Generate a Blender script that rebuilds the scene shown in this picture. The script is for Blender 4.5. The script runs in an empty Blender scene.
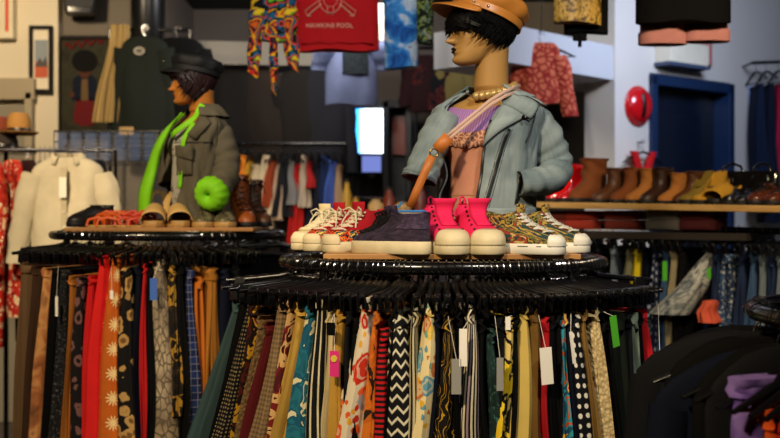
import bpy, bmesh, math, random
from mathutils import Vector, Matrix, noise as mnoise
R = math.radians
PI = math.pi
sc = bpy.context.scene
COL = sc.collection
rnd = random.Random(7)

# ------------------------------------------------------------------ camera and view
F, CZ, HZ = 1071.0, 1.35, 215.0          # focal length in pixels, eye height, horizon row
cam_d = bpy.data.cameras.new('camera')
cam = bpy.data.objects.new('camera', cam_d); COL.objects.link(cam)
cam.location = (0, 0, CZ); cam.rotation_euler = (R(90), 0, 0)
cam_d.sensor_width = 36; cam_d.lens = 36 * F / 780
cam_d.shift_y = -(219 - HZ) / 780
cam_d.clip_start = .05
cam_d.dof.use_dof = True
cam_d.dof.focus_distance = 2.66
cam_d.dof.aperture_fstop = 3.6
sc.camera = cam
vs = sc.view_settings
sc.display_settings.display_device = 'sRGB'
vs.view_transform = 'Standard'; vs.look = 'None'; vs.gamma = 1; vs.use_curve_mapping = False

def W(px, py, Y): return Vector(((px - 390) / F * Y, Y, CZ - (py - HZ) / F * Y))
def G(px, py, z):
    Y = F * (CZ - z) / (py - HZ)
    return Vector(((px - 390) / F * Y, Y, z))

# ------------------------------------------------------------------ mesh builder
class M:
    def __init__(s): s.v = []; s.f = []; s.uv = []
    def add(s, v, f, uv=None):
        o = len(s.v)
        s.v += [tuple(p) for p in v]; s.f += [tuple(i + o for i in q) for q in f]
        s.uv += list(uv) if uv else [(p[0], p[2]) for p in v]
        return s
    def grid(s, rows, uvs=None, closed=False, cap0=False, cap1=False):
        n = len(rows[0]); v = [p for r in rows for p in r]; f = []
        for i in range(len(rows) - 1):
            for j in range(n if closed else n - 1):
                k = (j + 1) % n
                f.append((i * n + j, i * n + k, (i + 1) * n + k, (i + 1) * n + j))
        if cap0: f.append(tuple(range(n))[::-1])
        if cap1: f.append(tuple((len(rows) - 1) * n + j for j in range(n)))
        if uvs is None:
            uvs = []
            base = rows[len(rows) // 2]
            u = [0.0]
            for j in range(1, n): u.append(u[-1] + (Vector(base[j]) - Vector(base[j - 1])).length)
            vv = 0.0
            for i, r in enumerate(rows):
                if i: vv += (Vector(r[0]) - Vector(rows[i - 1][0])).length
                uvs += [(u[j], -vv) for j in range(n)]
        return s.add(v, f, uvs)
    def box(s, c, d, rot=None):
        x, y, z = d[0] / 2, d[1] / 2, d[2] / 2
        v = [Vector((a * x, b * y, e * z)) for a in (-1, 1) for b in (-1, 1) for e in (-1, 1)]
        if rot is not None: v = [rot @ p for p in v]
        v = [p + Vector(c) for p in v]
        return s.add(v, [(0, 1, 3, 2), (4, 6, 7, 5), (0, 4, 5, 1), (2, 3, 7, 6), (0, 2, 6, 4), (1, 5, 7, 3)])
    def tube(s, path, r, n=6, closed=False, flat=1.0, up=None):
        P = [Vector(p) for p in path]; m = len(P)
        rr = r if isinstance(r, (list, tuple)) else [r] * m
        rows = []; prev = None
        for i in range(m):
            if closed: t = P[(i + 1) % m] - P[i - 1]
            else: t = P[min(i + 1, m - 1)] - P[max(i - 1, 0)]
            if t.length < 1e-9: t = Vector((0, 0, 1))
            t.normalize()
            if prev is None:
                a = Vector(up) if up else (Vector((0, 0, 1)) if abs(t.z) < .9 else Vector((1, 0, 0)))
            else: a = prev
            nrm = a - t * a.dot(t)
            if nrm.length < 1e-6: nrm = t.orthogonal()
            nrm.normalize(); prev = nrm; b = t.cross(nrm)
            rows.append([P[i] + (nrm * math.cos(2 * PI * k / n) * flat + b * math.sin(2 * PI * k / n)) * rr[i] for k in range(n)])
        if closed: rows.append(rows[0])
        return s.grid(rows, closed=True, cap0=not closed, cap1=not closed)
    def sphere(s, c, r, n=10, m=7):
        if not isinstance(r, (list, tuple)): r = (r, r, r)
        rows = []
        for i in range(m + 1):
            a = -PI / 2 + PI * i / m; ca = max(math.cos(a), 1e-3)
            rows.append([(c[0] + r[0] * ca * math.cos(2 * PI * k / n), c[1] + r[1] * ca * math.sin(2 * PI * k / n), c[2] + r[2] * math.sin(a)) for k in range(n)])
        return s.grid(rows, closed=True, cap0=True, cap1=True)
    def lathe(s, prof, c=(0, 0, 0), n=24, ax='z'):
        rows = []
        for (r, z) in prof:
            row = []
            for k in range(n):
                x, y = r * math.cos(2 * PI * k / n), r * math.sin(2 * PI * k / n)
                p = (x, y, z) if ax == 'z' else ((x, z, y) if ax == 'y' else (z, x, y))
                row.append((p[0] + c[0], p[1] + c[1], p[2] + c[2]))
            rows.append(row)
        return s.grid(rows, closed=True, cap0=True, cap1=True)
    def prism(s, poly, T, h):
        """closed 2-D outline swept h along the third axis of frame function T(u, v, w)"""
        n = len(poly)
        v = [T(p[0], p[1], 0) for p in poly] + [T(p[0], p[1], h) for p in poly]
        f = [tuple(range(n))[::-1], tuple(range(n, 2 * n))] + [(i, (i + 1) % n, n + (i + 1) % n, n + i) for i in range(n)]
        return s.add(v, f, [p for p in poly] * 2)
    def xf(s, mat):
        s.v = [tuple(mat @ Vector(p)) for p in s.v]; return s
    def build(s, name, mat, parent=None, loc=None, smooth=True, solid=0, sub=0, bevel=0, label=None, remesh=0):
        me = bpy.data.meshes.new(name)
        me.from_pydata([tuple(p) for p in s.v], [], s.f)
        ul = me.uv_layers.new(name='UVMap')
        li = [0] * len(me.loops); me.loops.foreach_get('vertex_index', li)
        buf = [c for i in li for c in s.uv[i]]
        ul.data.foreach_set('uv', buf)
        bm = bmesh.new(); bm.from_mesh(me); bmesh.ops.recalc_face_normals(bm, faces=bm.faces); bm.to_mesh(me); bm.free()
        if smooth:
            me.polygons.foreach_set('use_smooth', [True] * len(me.polygons))
            try: me.set_sharp_from_angle(angle=R(50))
            except Exception: pass
        me.materials.append(mat)
        o = bpy.data.objects.new(name, me); COL.objects.link(o)
        if loc is not None: o.location = loc
        if parent is not None: o.parent = parent
        if remesh:
            m = o.modifiers.new('remesh', 'REMESH'); m.mode = 'VOXEL'; m.voxel_size = remesh; m.use_smooth_shade = True
        if bevel:
            m = o.modifiers.new('bevel', 'BEVEL'); m.width = bevel; m.segments = 2; m.limit_method = 'ANGLE'
        if solid:
            m = o.modifiers.new('solid', 'SOLIDIFY'); m.thickness = solid; m.offset = 1
        if sub:
            m = o.modifiers.new('sub', 'SUBSURF'); m.levels = sub; m.render_levels = sub
        if label: o['label'] = label
        return o

def tag(o, label, cat, group=None):
    o['label'] = label; o['category'] = cat
    if group: o['group'] = group
    return o
def thing(name, label, cat, loc=(0, 0, 0), rz=0.0, group=None):
    o = bpy.data.objects.new(name, None); COL.objects.link(o)
    o.empty_display_size = .05
    o.location = loc; o.rotation_euler = (0, 0, rz)
    return tag(o, label, cat, group)
def struct(o): o['kind'] = 'structure'; return o
KIDS = {}
def dup(root, loc, rz, label, group=None, rot=None):
    r = root.copy(); COL.objects.link(r); r.location = loc
    r.rotation_euler = rot if rot else (0, 0, rz)
    r['label'] = label
    if group: r['group'] = group
    for ch in root.children:
        c = ch.copy(); COL.objects.link(c); c.parent = r
        for g in ch.children:
            d = g.copy(); COL.objects.link(d); d.parent = c
    return r
def hl(label, pre='hanger holding the '):
    w = label.split(',')[0].split()[:12]
    while w[-1] in ('the', 'of', 'on', 'a', 'at', 'with', 'and', 'left', 'right', 'its', 'beside', 'in', 'under', 'behind', 'between', 'over'): w.pop()
    return pre + ' '.join(w)
def lerp(a, b, t): return a + (b - a) * t
def tab(T, z):
    """rows (z, a, b, ...) -> values at z, linear with smooth ends"""
    if z <= T[0][0]: return T[0][1:]
    for i in range(len(T) - 1):
        if z <= T[i + 1][0]:
            t = (z - T[i][0]) / (T[i + 1][0] - T[i][0])
            # Catmull-Rom between rows
            out = []
            for k in range(1, len(T[0])):
                p0 = T[max(i - 1, 0)]; p1 = T[i]; p2 = T[i + 1]; p3 = T[min(i + 2, len(T) - 1)]
                d = p2[0] - p1[0]
                m1 = (p2[k] - p0[k]) / max(p2[0] - p0[0], 1e-6) * d
                m2 = (p3[k] - p1[k]) / max(p3[0] - p1[0], 1e-6) * d
                out.append((2*t**3 - 3*t*t + 1) * p1[k] + (t**3 - 2*t*t + t) * m1 + (-2*t**3 + 3*t*t) * p2[k] + (t**3 - t*t) * m2)
            return out
    return T[-1][1:]
def frange(a, b, n): return [a + (b - a) * i / (n - 1) for i in range(n)]

# ------------------------------------------------------------------ materials
def lin(h):
    h = h.lstrip('#'); c = [int(h[i:i + 2], 16) / 255 for i in (0, 2, 4)]
    return tuple((x / 12.92 if x <= .04045 else ((x + .055) / 1.055) ** 2.4) for x in c) + (1,)
class NB:
    def __init__(s, name):
        s.m = bpy.data.materials.new(name); s.m.use_nodes = True
        s.t = s.m.node_tree; s.t.nodes.clear()
        s.out = s.t.nodes.new('ShaderNodeOutputMaterial')
        s.b = s.t.nodes.new('ShaderNodeBsdfPrincipled')
        s.t.links.new(s.b.outputs[0], s.out.inputs[0])
    def set(s, node, key, val):
        i = node.inputs[key]
        if isinstance(val, bpy.types.NodeSocket): s.t.links.new(val, i)
        else: i.default_value = val
    def n(s, typ, ins=None, out=0, **props):
        nd = s.t.nodes.new('ShaderNode' + typ)
        for k, v in props.items(): setattr(nd, k, v)
        for k, v in (ins or {}).items(): s.set(nd, k, v)
        return nd.outputs[out]
    def math(s, op, a, b=0.0, c=None):
        ins = {0: a, 1: b}
        if c is not None: ins[2] = c
        return s.n('Math', ins, operation=op)
    def mix(s, f, a, b):
        return s.n('Mix', {0: f, 6: a, 7: b}, out=2, data_type='RGBA')
    def ramp(s, fac, stops, const=False):
        nd = s.t.nodes.new('ShaderNodeValToRGB'); cr = nd.color_ramp
        cr.interpolation = 'CONSTANT' if const else 'LINEAR'
        while len(cr.elements) < len(stops): cr.elements.new(.5)
        for e, (p, c) in zip(cr.elements, stops): e.position = p; e.color = c
        s.set(nd, 0, fac); return nd.outputs[0]
    def uv(s, sx=1.0, sy=1.0, rot=0.0):
        u = s.n('TexCoord', out=2)
        return s.n('Mapping', {'Vector': u, 'Scale': (sx, sy, 1), 'Rotation': (0, 0, rot)})
    def obj(s): return s.n('TexCoord', out=3)
    def noise(s, vec, scale, detail=3.0, out=0, rough=.5, dist=0.0):
        return s.n('TexNoise', {'Vector': vec, 'Scale': scale, 'Detail': detail, 'Roughness': rough, 'Distortion': dist}, out=out)
    def vor(s, vec, scale, out=0, rand=1.0, feature='F1'):
        return s.n('TexVoronoi', {'Vector': vec, 'Scale': scale, 'Randomness': rand}, out=out, feature=feature)
    def bump(s, h, strength=.2, dist=.01):
        s.set(s.b, 'Normal', s.n('Bump', {'Height': h, 'Strength': strength, 'Distance': dist}))
    def fin(s, col, rough=.8, spec=.3, metal=0.0, coat=0.0):
        s.set(s.b, 'Base Color', col); s.set(s.b, 'Roughness', rough)
        s.set(s.b, 'Specular IOR Level', spec); s.set(s.b, 'Metallic', metal)
        if coat: s.set(s.b, 'Coat Weight', coat)
        return s.m
MAT = {}
def solidmat(key, hexc, rough=.5, spec=.5, metal=0.0, var=.12, nscale=12.0, bump=0.0, coat=0.0, bscale=60.0):
    if key in MAT: return MAT[key]
    b = NB(key); c = lin(hexc)
    dark = tuple(x * (1 - var) for x in c[:3]) + (1,); lite = tuple(min(1, x * (1 + var)) for x in c[:3]) + (1,)
    col = b.mix(b.noise(b.obj(), nscale), dark, lite)
    if bump: b.bump(b.noise(b.obj(), bscale, 4), bump)
    MAT[key] = b.fin(col, rough, spec, metal, coat); return MAT[key]
def emitmat(key, hexc, strength, hex2=None):
    if key in MAT: return MAT[key]
    b = NB(key); col = lin(hexc)
    if hex2:
        col = b.ramp(b.n('SeparateXYZ', {0: b.n('TexCoord', out=0)}, out=0), [(0.15, lin(hex2)), (.5, lin(hexc))])
    b.set(b.b, 'Base Color', (0, 0, 0, 1)); b.set(b.b, 'Emission Color', col); b.set(b.b, 'Emission Strength', strength)
    MAT[key] = b.m; return b.m

def fab(key, kind, *cols, s=1.0, rough=.85, rot=0.0, spec=.2):
    """woven, knitted or printed cloth; coordinates are the cloth's own UV in metres"""
    if key in MAT: return MAT[key]
    b = NB(key); C = [lin(c) for c in cols]; uv = b.uv(s, s, rot)
    sep = b.t.nodes.new('ShaderNodeSeparateXYZ'); b.set(sep, 0, uv); u, v = sep.outputs[0], sep.outputs[1]
    nz = b.noise(uv, 14, 4)
    sep.label = 'uv'
    def dist(vec, amt, sc_):
        nc = b.noise(vec, sc_, 2, out=1)
        d = b.n('VectorMath', {0: nc, 1: (.5, .5, .5)}, operation='SUBTRACT')
        d = b.n('VectorMath', {0: d, 'Scale': amt}, operation='SCALE')
        return b.n('VectorMath', {0: vec, 1: d}, operation='ADD')
    def thr(x, t, soft=.02):
        return b.n('MapRange', {0: x, 1: t - soft, 2: t + soft, 3: 0.0, 4: 1.0})
    def frac(x, per): return b.math('FRACT', b.math('DIVIDE', x, per))
    def pick(val):
        k = len(C) - 1
        return b.ramp(val, [(i / k, C[1 + i]) for i in range(k)], const=True)
    col = C[0]
    if kind == 'plain':
        col = b.mix(nz, C[0], tuple(x * .72 for x in C[0][:3]) + (1,))
    elif kind in ('vstripe', 'hstripe'):
        n = len(C); x = u if kind == 'vstripe' else v
        x = b.math('ADD', x, b.math('MULTIPLY', b.math('SUBTRACT', nz, .5), .004))
        col = b.ramp(frac(x, .045), [(i / n, C[i]) for i in range(n)], const=True)
    elif kind == 'wavy':
        ww = b.math('MULTIPLY', b.math('PINGPONG', u, .016), .9)
        col = b.mix(thr(frac(b.math('ADD', v, ww), .026), .72, .05), C[0], C[1])
    elif kind == 'floral':
        w = dist(uv, .03, 30)
        d1 = b.vor(w, 15); c1 = b.n('SeparateXYZ', {0: b.vor(w, 15, out=1)})
        col = b.mix(thr(d1, .44), pick(c1), C[0])
        ring = b.math('COMPARE', d1, .26, .05)
        col = b.mix(b.math('MULTIPLY', ring, .55), col, C[0])
        w2 = dist(uv, .02, 55)
        d2 = b.vor(w2, 34); c2 = b.n('SeparateXYZ', {0: b.vor(w2, 34, out=1)}, out=1)
        col = b.mix(b.math('MULTIPLY', b.math('SUBTRACT', 1.0, thr(d2, .3)), thr(d1, .44)), col, pick(c2))
    elif kind == 'print':
        w = dist(uv, .05, 20)
        x = b.noise(w, 16, 1.5, dist=.8)
        k = len(C); col = b.ramp(x, [(.3 + .4 * i / k, C[i]) for i in range(k)], const=True)
    elif kind == 'dots':
        d = b.vor(uv, 42, rand=.15); col = b.mix(thr(d, .27), C[1], C[0])
    elif kind == 'leopard':
        w = dist(uv, .015, 60); d = b.vor(w, 24)
        col = b.mix(thr(d, .42), C[1], C[0])
        col = b.mix(b.math('SUBTRACT', 1.0, thr(d, .2)), col, C[2 % len(C)])
    elif kind == 'check':
        a = thr(frac(u, .012), .5); c = thr(frac(v, .012), .5)
        s2 = b.math('MULTIPLY', b.math('ADD', a, c), .5); col = b.mix(s2, C[0], C[1])
        col = b.mix(b.math('MULTIPLY', nz, .35), col, C[-1])
    elif kind == 'plaid':
        a = thr(frac(u, .05), .55, .05); c = thr(frac(v, .05), .55, .05)
        col = b.mix(b.math('MULTIPLY', b.math('ADD', a, c), .5), C[0], C[1])
        l = b.math('MAXIMUM', thr(frac(u, .025), .92), thr(frac(v, .025), .92)); col = b.mix(b.math('MULTIPLY', l, .7), col, C[-1])
    elif kind == 'swirl':
        w = b.n('TexWave', {'Vector': dist(uv, .06, 16), 'Scale': 14.0, 'Distortion': 5.0, 'Detail': 1.0, 'Detail Scale': 1.2}, out=1)
        k = len(C); col = b.ramp(w, [(i / k, C[i]) for i in range(k)], const=True)
    elif kind == 'denim':
        st = b.n('Mapping', {'Vector': uv, 'Scale': (160, 12, 1)}); fine = b.noise(st, 1.0, 3)
        wash = b.noise(uv, 7, 3)
        col = b.mix(b.n('MapRange', {0: wash, 1: .3, 2: .7}), C[0], C[1]); col = b.mix(b.math('MULTIPLY', fine, .45), col, C[-1])
    elif kind == 'wash':
        w = b.noise(uv, 20, 6, rough=.7, dist=.6); k = len(C)
        col = b.ramp(w, [(.36 + .28 * i / (k - 1), C[i]) for i in range(k)])
    elif kind == 'splat':
        w = b.noise(uv, 60, 5, rough=.75); w3 = b.noise(uv, 12, 2)
        col = b.mix(b.n('MapRange', {0: w3, 1: .4, 2: .6}), C[0], C[1]); col = b.mix(thr(w, .58), col, C[2])
    elif kind == 'tiedye':
        w = b.noise(dist(uv, .1, 9), 9, 4, dist=1.0); k = len(C)
        col = b.ramp(w, [(.3 + .42 * i / (k - 1), C[i]) for i in range(k)])
    elif kind == 'snake':
        w = b.n('Mapping', {'Vector': uv, 'Scale': (50, 26, 1)}); d = b.vor(w, 1.0, feature='DISTANCE_TO_EDGE')
        big = b.noise(uv, 9, 3)
        col = b.mix(b.n('MapRange', {0: big, 1: .42, 2: .58}), C[0], C[1]); col = b.mix(thr(d, .08, .03), C[2], col)
    elif kind == 'stars':
        cell = b.n('VectorMath', {0: uv, 1: (.085, .085, 1)}, operation='DIVIDE')
        fr = b.n('VectorMath', {0: b.n('VectorMath', {0: cell}, operation='FRACTION'), 1: (.5, .5, 0)}, operation='SUBTRACT')
        fs = b.t.nodes.new('ShaderNodeSeparateXYZ'); b.set(fs, 0, fr)
        ang = b.math('ARCTAN2', fs.outputs[1], fs.outputs[0])
        rad = b.n('VectorMath', {0: fr}, operation='LENGTH', out=1)
        lim = b.math('ADD', .22, b.math('MULTIPLY', b.math('SINE', b.math('MULTIPLY', ang, 11)), .10))
        m = b.math('LESS_THAN', rad, lim)
        col = b.mix(nz, C[0], C[1]); col = b.mix(m, col, C[2])
    elif kind == 'knit':
        col = b.mix(b.vor(uv, 90), C[0], C[1])
    elif kind == 'lace':
        d = b.vor(uv, 70, feature='DISTANCE_TO_EDGE'); col = b.mix(thr(d, .12, .05), C[0], C[1])
    elif kind == 'camo':
        w = b.noise(uv, 16, 3, dist=.6); k = len(C); col = b.ramp(w, [(0 if i == 0 else .34 + .3 * i / k, C[i]) for i in range(k)], const=True)
    if kind in ('knit', 'lace'): b.bump(b.vor(uv, 90), .6, .006)
    else: b.bump(b.noise(uv, 260, 2), .12, .004)
    MAT[key] = b.fin(col, rough, spec)
    return MAT[key]
# ------------------------------------------------------------------ basic materials
BLACKP = solidmat('black plastic', '#0b0b0d', .28, .5)
BLACKM = solidmat('black metal', '#0c0c0e', .22, .6)
CHROME = solidmat('chrome', '#c8c8cc', .18, .5, 1.0)
DCHROME = solidmat('smoky chrome', '#3a3a3e', .25, .5, 1.0)
PAPER = solidmat('tag card', '#e9e4d6', .7, .2)
WOOD = None
def woodmat(key, c1, c2, rough=.5):
    if key in MAT: return MAT[key]
    b = NB(key); m = b.n('Mapping', {'Vector': b.obj(), 'Scale': (1.2, 14, 6)})
    x = b.noise(m, 3, 5, dist=.6)
    MAT[key] = b.fin(b.mix(b.n('MapRange', {0: x, 1: .3, 2: .7}), lin(c1), lin(c2)), rough, .4); return MAT[key]
WOOD = woodmat('board wood', '#b98950', '#8a5c2e')
PINE = woodmat('pine shelf', '#c9a468', '#a88148')

# ------------------------------------------------------------------ room shell
def plaster(key, hexc):
    if key in MAT: return MAT[key]
    b = NB(key); c = lin(hexc); d = tuple(x * .86 for x in c[:3]) + (1,)
    col = b.mix(b.noise(b.obj(), 1.7, 5), c, d); b.bump(b.noise(b.obj(), 90, 3), .08, .004)
    MAT[key] = b.fin(col, .8, .3); return MAT[key]
CREAM = plaster('cream wall paint', '#d9cdb4'); GREYW = plaster('grey wall paint', '#6f675c'); WHITEW = plaster('white wall paint', '#cfcac4')
DARKW = plaster('dark wall paint', '#6a6058'); BROWNW = plaster('brown alcove paint', '#8b7a62'); CEIL = plaster('ceiling paint', '#3c3a3b')
def slab(name, m, a, b, z0, z1, th):
    """upright wall from plan point a to plan point b; thickness th to the far side"""
    a, b = Vector(a + (0,)), Vector(b + (0,)); d = (b - a); L = d.length; d.normalize(); nrm = Vector((-d.y, d.x, 0))
    g = M(); c = (a + b) / 2 + nrm * th / 2
    g.box((0, 0, 0), (L, th, z1 - z0), Matrix.Rotation(math.atan2(d.y, d.x), 3, 'Z'))
    return struct(g.build(name, m, None, (c.x, c.y, (z0 + z1) / 2), smooth=False))
def floor_mat():
    b = NB('scuffed floor'); x = b.noise(b.obj(), 6, 5)
    return b.fin(b.mix(x, lin('#2b2724'), lin('#4a423b')), .45, .4)
g = M(); g.box((0, 0, 0), (12, 13.2, .1)); struct(g.build('floor', floor_mat(), None, (0, 4.4, -.05), smooth=False))
g = M(); g.box((0, 0, 0), (12, 13.2, .1)); struct(g.build('ceiling', CEIL, None, (0, 4.4, 3.05), smooth=False))
ZT = 3.0
slab('wall_left', GREYW, (-5.9, -2), (-5.9, 11), 0, ZT, .1)
slab('wall_near', GREYW, (5.9, -2.0), (-5.9, -2.0), 0, ZT, .1)
xl = (58 - 390) / F * 7.0
slab('wall_cream', CREAM, (-5.9, 7.0), (xl, 7.0), 0, ZT, .55)
slab('wall_poster', GREYW, (xl, 7.1), ((165 - 390) / F * 7.5, 7.1), 0, ZT, .1)
slab('wall_back', DARKW, ((165 - 390) / F * 7.5, 8.6), (2.6, 8.6), 0, ZT, .1)
slab('wall_return', DARKW, ((165 - 390) / F * 7.5, 7.1), ((165 - 390) / F * 7.5, 8.6), 0, ZT, .1)
slab('wall_alcove', BROWNW, (.95, 8.3), (1.95, 8.3), 0, ZT, .1)
# right wall runs away to the right; a door opening is cut by building it in pieces
def RW(t): return (1.71 + .78 * t, 7.0 + .62 * t)
slab('wall_right', WHITEW, RW(-.37), RW(-.02), 0, ZT, .25)
slab('wall_right_beyond_door', WHITEW, RW(.88), RW(3.6), 0, ZT, .25)
slab('wall_right_over_door', WHITEW, RW(-.02), RW(.88), 2.28, ZT, .25)
slab('wall_right_end', WHITEW, (5.6, 9.4), (5.9, -2), 0, ZT, .1)
# soffit beam, bluish white
SOFF = plaster('soffit paint', '#c4c6cc')
a = Vector((.45, 6.0)); bq = Vector((1.95, 7.75))
slab('trim_1', SOFF, (.62, 5.95), (1.86, 7.25), 2.205, 2.42, .5)
# grey soffit over the back racks
slab('trim_2', plaster('dusty soffit', '#7a756c'), (-1.55, 7.4), (-.45, 7.55), 2.40, 2.56, .4)

# door in the right wall
ang = math.atan2(.62, .78)
NAVY = solidmat('navy door paint', '#12203f', .35, .5)
d = bpy.data.objects.new('door_1', None); COL.objects.link(d); struct(d)
dl = RW(-.02); d.location = (dl[0], dl[1], 0); d.rotation_euler = (0, 0, ang)
g = M(); g.box((.45, .12, 1.1), (.80, .04, 2.2)); g.box((.45, .096, 1.65), (.5, .01, .8)); g.box((.45, .096, .6), (.5, .01, .8)); g.build('door_leaf', solidmat('dark door leaf', '#0d1526', .3, .5), d, smooth=False, bevel=.004)
BLUEF = solidmat('blue door frame', '#132849', .4, .5)
g = M(); g.box((.02, .05, 1.13), (.06, .16, 2.26)); g.box((.88, .05, 1.13), (.06, .16, 2.26)); g.box((.45, .05, 2.235), (.92, .16, .07)); g.build('door_frame', BLUEF, d, smooth=False, bevel=.005)
g = M(); g.tube([(.8, .09, 1.0), (.8, .03, 1.0), (.70, .03, 1.0)], .01, 8); g.build('door_handle', CHROME, d)
# grey door at far left in the cream wall
d = bpy.data.objects.new('door_2', None); COL.objects.link(d); struct(d)
xd = (33 - 390) / F * 7.0; zt = CZ + (178 - 56) / F * 7.0
d.location = (xd, 6.99, 0)
g = M(); g.box((-.5, .0, zt / 2 - .04), (.94, .02, zt - .08)); g.build('door_leaf', plaster('grey door paint', '#8d8676'), d, smooth=False, bevel=.004)
g = M(); g.box((-.5, -.02, zt + .02), (1.06, .08, .14)); g.box((-.01, -.02, zt / 2), (.05, .08, zt)); g.build('door_frame', plaster('door casing', '#a4977d'), d, smooth=False, bevel=.006)

# ------------------------------------------------------------------ racks
def round_rack(label, cx, cy, Rr, zr, chrome=False):
    t = thing('round_clothes_rack', label, 'clothes rack', (cx, cy, 0))
    ring = [(Rr * math.cos(2 * PI * k / 72), Rr * math.sin(2 * PI * k / 72), zr) for k in range(72)]
    M().tube(ring, .0165, 10, closed=True).build('rail', DCHROME if chrome else BLACKM, t)
    for k in range(4):
        a = PI / 4 + k * PI / 2; c, s_ = math.cos(a), math.sin(a)
        M().tube([(Rr * c, Rr * s_, zr), (Rr * c * .98, Rr * s_ * .98, zr - .5), (Rr * c, Rr * s_, .02)], .013, 8).build('leg', BLACKM, t)
        M().lathe([(.0, 0), (.022, 0), (.025, .01), (.018, .03), (.0, .03)], (Rr * c, Rr * s_, 0), 12).build('foot', BLACKP, t)
    g = M()
    g.tube([(Rr * math.cos(PI / 4), Rr * math.sin(PI / 4), .3), (-Rr * math.cos(PI / 4), -Rr * math.sin(PI / 4), .3)], .01, 8)
    g.tube([(Rr * math.cos(PI / 4), -Rr * math.sin(PI / 4), .3), (-Rr * math.cos(PI / 4), Rr * math.sin(PI / 4), .3)], .01, 8)
    g.build('cross_brace', BLACKM, t)
    g = M()
    g.tube([(Rr * math.cos(PI / 4), Rr * math.sin(PI / 4), zr), (-Rr * math.cos(PI / 4), -Rr * math.sin(PI / 4), zr)], .008, 8)
    g.tube([(Rr * math.cos(PI / 4), -Rr * math.sin(PI / 4), zr), (-Rr * math.cos(PI / 4), Rr * math.sin(PI / 4), zr)], .008, 8)
    g.build('board_support', BLACKM, t)
    return t
def board(label, cx, cy, w, d, ztop):
    g = M(); g.box((0, 0, -.007), (w, d, .014))
    o = g.build('display_board', WOOD, None, (cx, cy, ztop), smooth=False, bevel=.002)
    return tag(o, label, 'board')
RC = dict(cx=.149, cy=3.06, R=.45, z=1.2195)        # centre rack
RL = dict(cx=-.887, cy=4.30, R=.446, z=1.2725)       # left rack
RF = dict(cx=1.16, cy=2.02, R=.45, z=1.160)         # near right rack
round_rack('round black rack in the centre, under the denim-jacketed mannequin', RC['cx'], RC['cy'], RC['R'], RC['z'])
round_rack('round black rack on the left, under the mannequin in a black cap', RL['cx'], RL['cy'], RL['R'], RL['z'])
round_rack('round rack of dark clothes in the near right corner', RF['cx'], RF['cy'], RF['R'], RF['z'])
BZ = 1.25; BZL = 1.303
board('wooden display board under the canvas sneakers on the centre rack', RC['cx'] + .01, 3.04, .66, .60, BZ)
board('wooden display board under the sandals on the left rack', RL['cx'] + .03, 4.24, .70, .54, BZL)

def straight_rack(name, label, p0, p1, z, mat, top=None, zfoot=0.0, rad=.0145):
    a, b = Vector((p0[0], p0[1], 0)), Vector((p1[0], p1[1], 0))
    t = thing(name, label, 'clothes rack', (a.x, a.y, 0))
    d = b - a
    z0, z1 = z if isinstance(z, tuple) else (z, z)
    top = top if isinstance(top, tuple) else (top or z0, top or z1)
    M().tube([(0, 0, z0), (d.x, d.y, z1)], rad, 10).build('rail', mat, t)
    for q, zt_ in zip((Vector((0, 0, 0)), d), top):
        M().tube([(q.x, q.y, zt_), (q.x, q.y, .03)], rad, 10).build('post', mat, t)
        n = Vector((-d.y, d.x, 0)).normalized() * .25
        M().tube([(q.x - n.x, q.y - n.y, .02), (q.x + n.x, q.y + n.y, .02)], .016, 8).build('foot', mat, t)
    return t

# ------------------------------------------------------------------ hangers (plane = local x/z, rail centre at origin)
def hanger_clip(label, loc, rz, group, rot=None):
    t = thing('clip_hanger', label, 'hanger', loc, rz, group)
    p = [(.0195 * math.cos(a), 0, .0195 * math.sin(a)) for a in [R(x) for x in (-20, 10, 50, 90, 130, 170)]]
    M().tube(p + [(-.017, 0, -.02), (-.004, 0, -.03), (0, 0, -.04), (0, 0, -.05)], .0017, 6).build('hook', CHROME, t)
    g = M(); g.tube([(-.185, 0, -.062), (-.12, 0, -.057), (-.03, 0, -.048), (0, 0, -.042), (.03, 0, -.048), (.12, 0, -.057), (.185, 0, -.062)], [.006, .007, .008, .012, .008, .007, .006], 8)
    g.build('bar', BLACKP, t)
    for s_ in (-1, 1):
        g = M(); g.box((s_ * .145, .007, -.074), (.03, .005, .045), Matrix.Rotation(R(8), 3, 'X')); g.box((s_ * .145, -.007, -.074), (.03, .005, .045), Matrix.Rotation(R(-8), 3, 'X'))
        g.tube([(s_ * .145 - .012, 0, -.063), (s_ * .145 + .012, 0, -.063)], .006, 8)
        g.build('clip', BLACKP, t, bevel=.001)
    return t
def hanger_coat(label, loc, rz, group, mat=None):
    t = thing('coat_hanger', label, 'hanger', loc, rz, group)
    p = [(.0195 * math.cos(a), 0, .0195 * math.sin(a)) for a in [R(x) for x in (-20, 10, 50, 90, 130, 170)]]
    M().tube(p + [(-.017, 0, -.02), (-.004, 0, -.034), (0, 0, -.05), (0, 0, -.07)], .0017, 6).build('hook', CHROME, t)
    g = M(); g.tube([(-.2, 0, -.135), (-.12, 0, -.1), (-.04, 0, -.07), (0, 0, -.062), (.04, 0, -.07), (.12, 0, -.1), (.2, 0, -.135)], [.006, .011, .012, .011, .012, .011, .006], 8, flat=.7)
    g.build('arm', mat or BLACKP, t)
    M().tube([(-.19, 0, -.132), (0, 0, -.14), (.19, 0, -.132)], .004, 6).build('bar', mat or BLACKP, t)
    return t
H_PROTO = {}
def hanger(kind, label, loc, rz, group):
    if kind not in H_PROTO:
        H_PROTO[kind] = (hanger_clip if kind == 'clip' else hanger_coat)(label, loc, rz, group)
        return H_PROTO[kind]
    return dup(H_PROTO[kind], loc, rz, label, group)

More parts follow.
